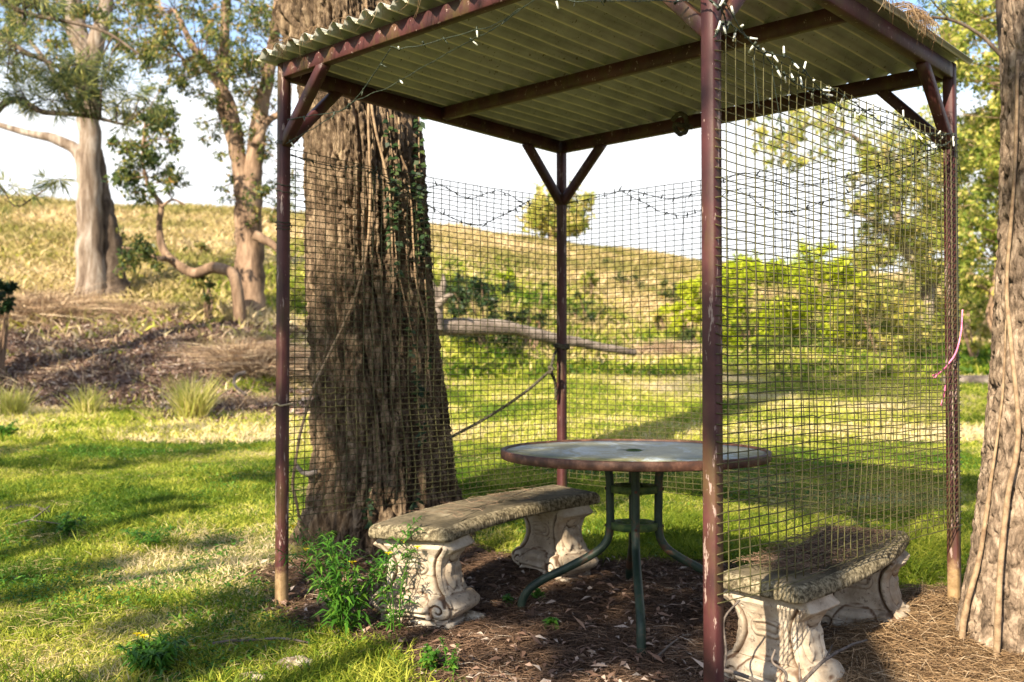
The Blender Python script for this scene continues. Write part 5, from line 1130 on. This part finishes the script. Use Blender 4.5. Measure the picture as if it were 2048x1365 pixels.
# lush strip in the shade behind the shelter and at the lower left
ls = sst(4.4, 4.7, X[:, 1])*sst(6.6, 5.6, X[:, 1])*sst(0.3, 0.9, X[:, 0])*1.0+sst(4.1, 3.8, X[:, 1])*sst(-1.3, -1.0, X[:, 0])*sst(-0.1, -0.3, X[:, 0])
Lg = Lg*(1+0.9*np.clip(ls, 0, 1)); tn = np.clip(tn*(1-0.45*np.clip(ls, 0, 1)), 0, 1)
blades('lawn_grass', X, Lg, 0.0042+0.002*r.random(len(X)), tn, M['grass'], 'short yellow green lawn grass round the shelter with straw patches', 'grass', 2, 0.55)
# taller dark clumps and broad leaved lawn weeds
X, r = scatter(90000, 3.35, 8.5, 22, pw=1.4); lm = litter_mask(X[:, 0], X[:, 1]); n_ = fbm(X*3.1, 3, 81); big = np.hypot(X[:, 0]+0.75, X[:, 1]-5.82) < 0.5
ll = sst(4.5, 3.7, X[:, 1])*sst(-1.6, -1.0, X[:, 0])
keep = (r.random(len(X)) < (1-lm)**2*sst(0.56-0.14*ll, 0.70-0.14*ll, n_)) & ~big; X = X[keep]
blades('lush_grass', X, 0.05+0.09*r.random(len(X)), 0.005, np.clip(r.normal(0.22, 0.12, len(X)), 0, 1), M['grass'], 'clumps of taller deep green grass in the lawn', 'grass', 23, 0.7)
X, r = scatter(70000, 3.35, 9.0, 24, pw=1.4); n_ = fbm(X*1.7, 3, 82); keep = (r.random(len(X)) < (1-litter_mask(X[:, 0], X[:, 1]))**2*sst(0.50, 0.66, n_)); X = X[keep]
V, F = leaves(np.c_[X, gz(X[:, 0], X[:, 1])+0.008+0.03*r.random(len(X))], np.c_[r.normal(size=(len(X), 2)), 0.3+r.normal(size=len(X))*0.3], np.c_[r.normal(size=(len(X), 2))*0.4, np.ones(len(X))], 0.014+0.022*r.random(len(X)), 0.011, fold=0.2)
tag(link('lawn_weeds', mesh_from('lawn_weeds', V, F, False, {'rnd': np.repeat(r.random(len(X)), 4)}), M['leaf_weed']), 'small broad leaved weeds growing low through the lawn', 'lawn weeds', kind='stuff')
# far lawn and bank
X, r = scatter(210000, 9.3, 24, 3, pw=1.2); bm = bank_mask(X[:, 0], X[:, 1]); keep = r.random(len(X)) > bm*0.93; X = X[keep]; tn = np.clip(tone(X, r, 0.18, 0.9)*0.95+0.12+0.12*sst(12, 20, X[:, 1]), 0, 1)
blades('meadow_grass', X, 0.07+0.06*r.random(len(X)), 0.014, tn, M['grass'], 'sunlit grass of the lawn beyond the shelter', 'grass', 4, 0.6)
# hillside
X, r = scatter(150000, 16, 47, 5, pw=1.0); bm = bank_mask(X[:, 0], X[:, 1]); keep = r.random(len(X)) > bm*0.9; X = X[keep]; dm = dry_mask(X[:, 0], X[:, 1]); g = r.random(len(X)) < dm
tn = np.clip(0.35+(fbm(X*0.5, 4, 70)-0.5)*1.6+r.normal(size=len(X))*0.2, 0, 1)
blades('hill_grass', X[~g], 0.16+0.14*r.random((~g).sum()), 0.05, np.clip(tn[~g]+0.02+0.26*(X[~g][:, 0] < -0.2*X[~g][:, 1]), 0, 1), M['grass'], 'green grass on the hillside behind the log', 'grass', 6, 0.6)
blades('hill_straw', X[g], 0.25+0.2*r.random(g.sum()), 0.05, tn[g], M['drygrass'], 'tan dry grass along the top of the hill', 'grass', 7, 0.6)
# pine-like needles on the shelter floor
def lying(name, X, L, w, rnd, mat, label, cat, seed, rise=0.35, h=0.02):
    r = np.random.default_rng(seed); N_ = len(X); a = r.random(N_)*2*pi; P = np.stack([X[:, 0], X[:, 1]], -1)
    z0 = gz(X[:, 0], X[:, 1])+((fbm(P*7, 4, 3)-0.5)*0.035+(fbm(P*1.7, 2, 8)-0.5)*0.05)*litter_mask(X[:, 0], X[:, 1])+h*r.random(N_)
    C = np.c_[X, z0]; D = np.stack([np.cos(a), np.sin(a), r.normal(size=N_)*0.12], -1); Ls = np.broadcast_to(L, (N_,))[:, None]
    Sx = np.stack([-np.sin(a), np.cos(a), np.zeros(N_)], -1); b = (r.random(N_)*rise)[:, None]; c = r.normal(size=(N_, 1))*0.25
    p0 = C-D*Ls*0.5; p1 = C+Sx*Ls*c*0.35+[0, 0, 1]*Ls*b*0.3; p2 = C+D*Ls*0.5; ww = Sx*np.broadcast_to(w, (N_,))[:, None]/2+np.array([0, 0, 1])*np.broadcast_to(w, (N_,))[:, None]*0.3
    V = np.stack([p0-ww, p0+ww, p1+ww, p1-ww, p2+ww*0.4, p2-ww*0.4], 1).reshape(-1, 3); i = np.arange(N_)[:, None]*6
    o = link(name, mesh_from(name, V, np.concatenate([i+np.array([[0, 1, 2, 3]]), i+np.array([[3, 2, 4, 5]])]), False, {'rnd': np.repeat(rnd, 6)}), mat); return tag(o, label, cat, kind='stuff')
X, r = scatter(120000, 3.3, 5.9, 11, 400, 2150, pw=1.6); lm = litter_mask(X[:, 0], X[:, 1]); keep = r.random(len(X)) < lm; X = X[keep]
tn = np.clip(0.42+(fbm(X*2.5, 3, 72)-0.5)*1.0+r.normal(size=len(X))*0.22, 0, 1)
lying('needle_litter', X, 0.05+0.07*r.random(len(X)), 0.0019, tn, M['needle'], 'brown needle litter covering the ground under the shelter', 'litter', 12)
X, r = scatter(75000, 3.3, 4.6, 13, 1560, 2150, pw=1.4); keep = (X[:, 0]*0.75-X[:, 1]*0.60 > 1.13-2.40+0.10*r.normal(size=len(X))); X = X[keep]; X = X[X[:, 0] > 1.15]
lying('dry_needle_drift', X, 0.12+0.12*r.random(len(X)), 0.0021, np.clip(r.normal(0.5, 0.25, len(X)), 0, 1), M['needle_tan'], 'drift of long orange tan needles round the foot of the right trunk', 'litter', 14, 0.6, 0.05)
X, r = scatter(9000, 3.3, 6.0, 15, 500, 2150); lm = litter_mask(X[:, 0], X[:, 1]); keep = r.random(len(X)) < lm*0.45; X = X[keep]
V, F = leaves(np.c_[X, gz(X[:, 0], X[:, 1])+0.012+0.02*r.random(len(X))], np.c_[r.normal(size=(len(X), 2)), r.normal(size=len(X))*0.2], np.c_[r.normal(size=(len(X), 2))*0.5, np.ones(len(X))], 0.028+0.06*r.random(len(X))**2, 0.017, fold=0.35)
tag(link('fallen_leaves', mesh_from('fallen_leaves', V, F, False, {'rnd': np.repeat(r.random(len(X)), 4)}), M['deadleaf']), 'dead curled leaves scattered over the shelter floor', 'leaf litter', kind='stuff')
# straw thatch lying in the lawn
X, r = scatter(60000, 3.4, 9.0, 17, pw=1.4); n_ = fbm(X*np.array([0.9, 2.6]), 4, 75); keep = (r.random(len(X)) < sst(0.50, 0.66, n_)) & (litter_mask(X[:, 0], X[:, 1]) < 0.4); X = X[keep]
lying('lawn_thatch', X, 0.03+0.06*r.random(len(X)), 0.0016, np.clip(r.normal(0.4, 0.25, len(X)), 0, 1), M['drygrass'], 'pale dry thatch lying in streaks on the lawn', 'dry grass', 18, 0.5, 0.04)
# straw growing through the bank litter
X, r = scatter(60000, 10.8, 19, 25, -150, 950, pw=1.2); n_ = fbm(X*0.9, 4, 83); keep = (r.random(len(X)) < bank_mask(X[:, 0], X[:, 1])*sst(0.50, 0.62, n_)); X = X[keep]; g_ = fbm(X*0.7, 3, 84) > 0.56
blades('bank_straw', X[~g_], 0.08+0.12*r.random((~g_).sum()), 0.012, np.clip(r.normal(0.55, 0.22, (~g_).sum()), 0, 1), M['drygrass'], 'straw coloured grass growing in patches on the left bank', 'grass', 26, 0.8)
blades('bank_grass', X[g_], 0.07+0.10*r.random(g_.sum()), 0.014, np.clip(r.normal(0.35, 0.2, g_.sum()), 0, 1), M['grass'], 'green grass patches among the litter of the left bank', 'grass', 27, 0.7)
# leaf litter on the left bank
X, r = scatter(110000, 10.8, 21, 19, -150, 950, pw=1.2); bm = bank_mask(X[:, 0], X[:, 1]); keep = r.random(len(X)) < bm; X = X[keep]; P = np.stack([X[:, 0], X[:, 1]], -1)
V, F = leaves(np.c_[X, gz(X[:, 0], X[:, 1])+bank_mask(X[:, 0], X[:, 1])*(fbm(P*1.6, 4, 12)-0.5)*0.25+0.03*r.random(len(X))], np.c_[r.normal(size=(len(X), 2)), r.normal(size=len(X))*0.4], np.c_[r.normal(size=(len(X), 2))*0.8, np.ones(len(X))], 0.05+0.06*r.random(len(X)), 0.028, fold=0.3)
tag(link('bank_litter', mesh_from('bank_litter', V, F, False, {'rnd': np.repeat(r.random(len(X))**0.8, 4)}), M['deadleaf']), 'brown leaves and bark strips covering the left bank', 'leaf litter', kind='stuff')
X, r = scatter(9000, 11, 21, 20, -150, 900); keep = (r.random(len(X)) < bank_mask(X[:, 0], X[:, 1])) & (fbm(X*0.8, 3, 77) > 0.5); X = X[keep]
blades('bank_stalks', X, 0.12+0.3*r.random(len(X)), 0.014, r.random(len(X)), M['twig'], 'dry stalks standing on the left bank', 'dry stalks', 21, 0.9)
# needles caught on the benches
def on_seat(label, cx, cy, ang, L_, W2, z0, n, seed):
    r = np.random.default_rng(seed); s = r.uniform(-L_/2, L_/2, n); w = r.normal(size=n)*W2/3; w = np.clip(w, -W2/2, W2/2)
    X = np.stack([cx+s*cos(ang)-w*sin(ang), cy+s*sin(ang)+w*cos(ang)], -1); z = z0+s*0.035+0.004+0.012*r.random(n)
    a = r.random(n)*2*pi; C = np.c_[X, z]; D = np.stack([np.cos(a), np.sin(a), r.normal(size=n)*0.05], -1)*0.04; Sx = np.stack([-np.sin(a), np.cos(a), np.ones(n)*0.5], -1)*0.0009; mid = C+Sx*8*r.normal(size=(n, 1))
    V = np.stack([C-D-Sx, C-D+Sx, mid+Sx, mid-Sx, C+D+Sx, C+D-Sx], 1).reshape(-1, 3); i = np.arange(n)[:, None]*6
    o = link('seat_needles', mesh_from('seat_needles', V, np.concatenate([i+np.array([[0, 1, 2, 3]]), i+np.array([[3, 2, 4, 5]])]), False, {'rnd': np.repeat(np.clip(0.2+r.random(n)*0.7, 0, 1), 6)}), M['needle']); tag(o, label, 'needles', kind='stuff')
on_seat('few dry needles lying on the left bench seat', -0.075+0.0, 4.70, R_(51.4), 0.9, 0.26, 0.02+0.365+0.066+0.008, 130, 31)
on_seat('brown needles strewn over the right bench seat', 1.20, 3.905, R_(51.7), 0.85, 0.28, -0.036+0.345+0.066+0.010, 1500, 32)

# needles and twigs caught along the roof edges
def roof_edge(label, a, b, n, L, seed, out):
    r = np.random.default_rng(seed); a = np.array(a); b = np.array(b); mb = MB(); base = a.copy(); cl = r.random(14)
    for k in range(n):
        t = np.clip(cl[r.integers(14)]+r.normal()*0.02, 0, 1); p = a+(b-a)*t; l = L*(0.3+r.random()); o = np.array(out)*(0.02+0.02*r.random())
        q = [p-o*1.5+[0, 0, .012], p+o+[0, 0, 0.012*r.random()], p+o*1.6+r.normal(size=3)*0.012-[0, 0, l*0.5], p+o*1.4+r.normal(size=3)*0.02-[0, 0, l]]
        mb.tube(spline(q, 9)-base, np.linspace(0.0011, 0.0006, 9), 4, r.random())
    tag(mb.obj('hanging_needles', M['needle_tan'], loc=base), label, 'needles', kind='stuff')
zt = 2.395+bh+0.03
roof_edge('dry needles hanging off the wavy front left roof edge', p3(PF+U*0.6-Vd*0.11, zt), p3(PL+U*0.05-Vd*0.11, zt), 60, 0.07, 41, -V3)
roof_edge('tan needles spilling over the right roof edge', p3(PF+Vd*0.7-U*0.07, zt), p3(PR-Vd*0.42-U*0.07, zt-0.03), 150, 0.08, 42, -U3)
# bark chips in the grass at the bottom left
for k, (px, py, s, lb) in enumerate(((592, 1335, 0.045, 'flaky pale bark chunk in the grass under the ragwort'), (505, 1362, 0.035, 'smaller bark chunk at the bottom edge left of the flaky one'), (935, 1243, 0.05, 'brown bark piece lying right of the left bench foot'), (1068, 1233, 0.016, 'small tan pebble touching the left table foot'))):
    p = gpx(px, py, 4); r = np.random.default_rng(k); a = np.linspace(0, 2*pi, 24, endpoint=False); ph = np.linspace(-pi/2, pi/2, 14)
    A_, B_ = np.meshgrid(a, ph); V = np.stack([np.cos(B_)*np.cos(A_)*s*1.5, np.cos(B_)*np.sin(A_)*s, np.sin(B_)*s*0.55], -1).reshape(-1, 3); V *= (0.7+0.6*fbm(V/s*2.2+k*5, 3, k))[:, None]
    i = np.arange(13)[:, None]*24; j = np.arange(24)[None]; F = np.stack([i+j, i+(j+1) % 24, i+24+(j+1) % 24, i+24+j], -1).reshape(-1, 4)
    tag(link('bark_chunk' if k < 3 else 'pebble', mesh_from('chunk', V, F, True), M['lichen'], loc=p+[0, 0, s*0.3]), lb, 'bark' if k < 3 else 'stone')
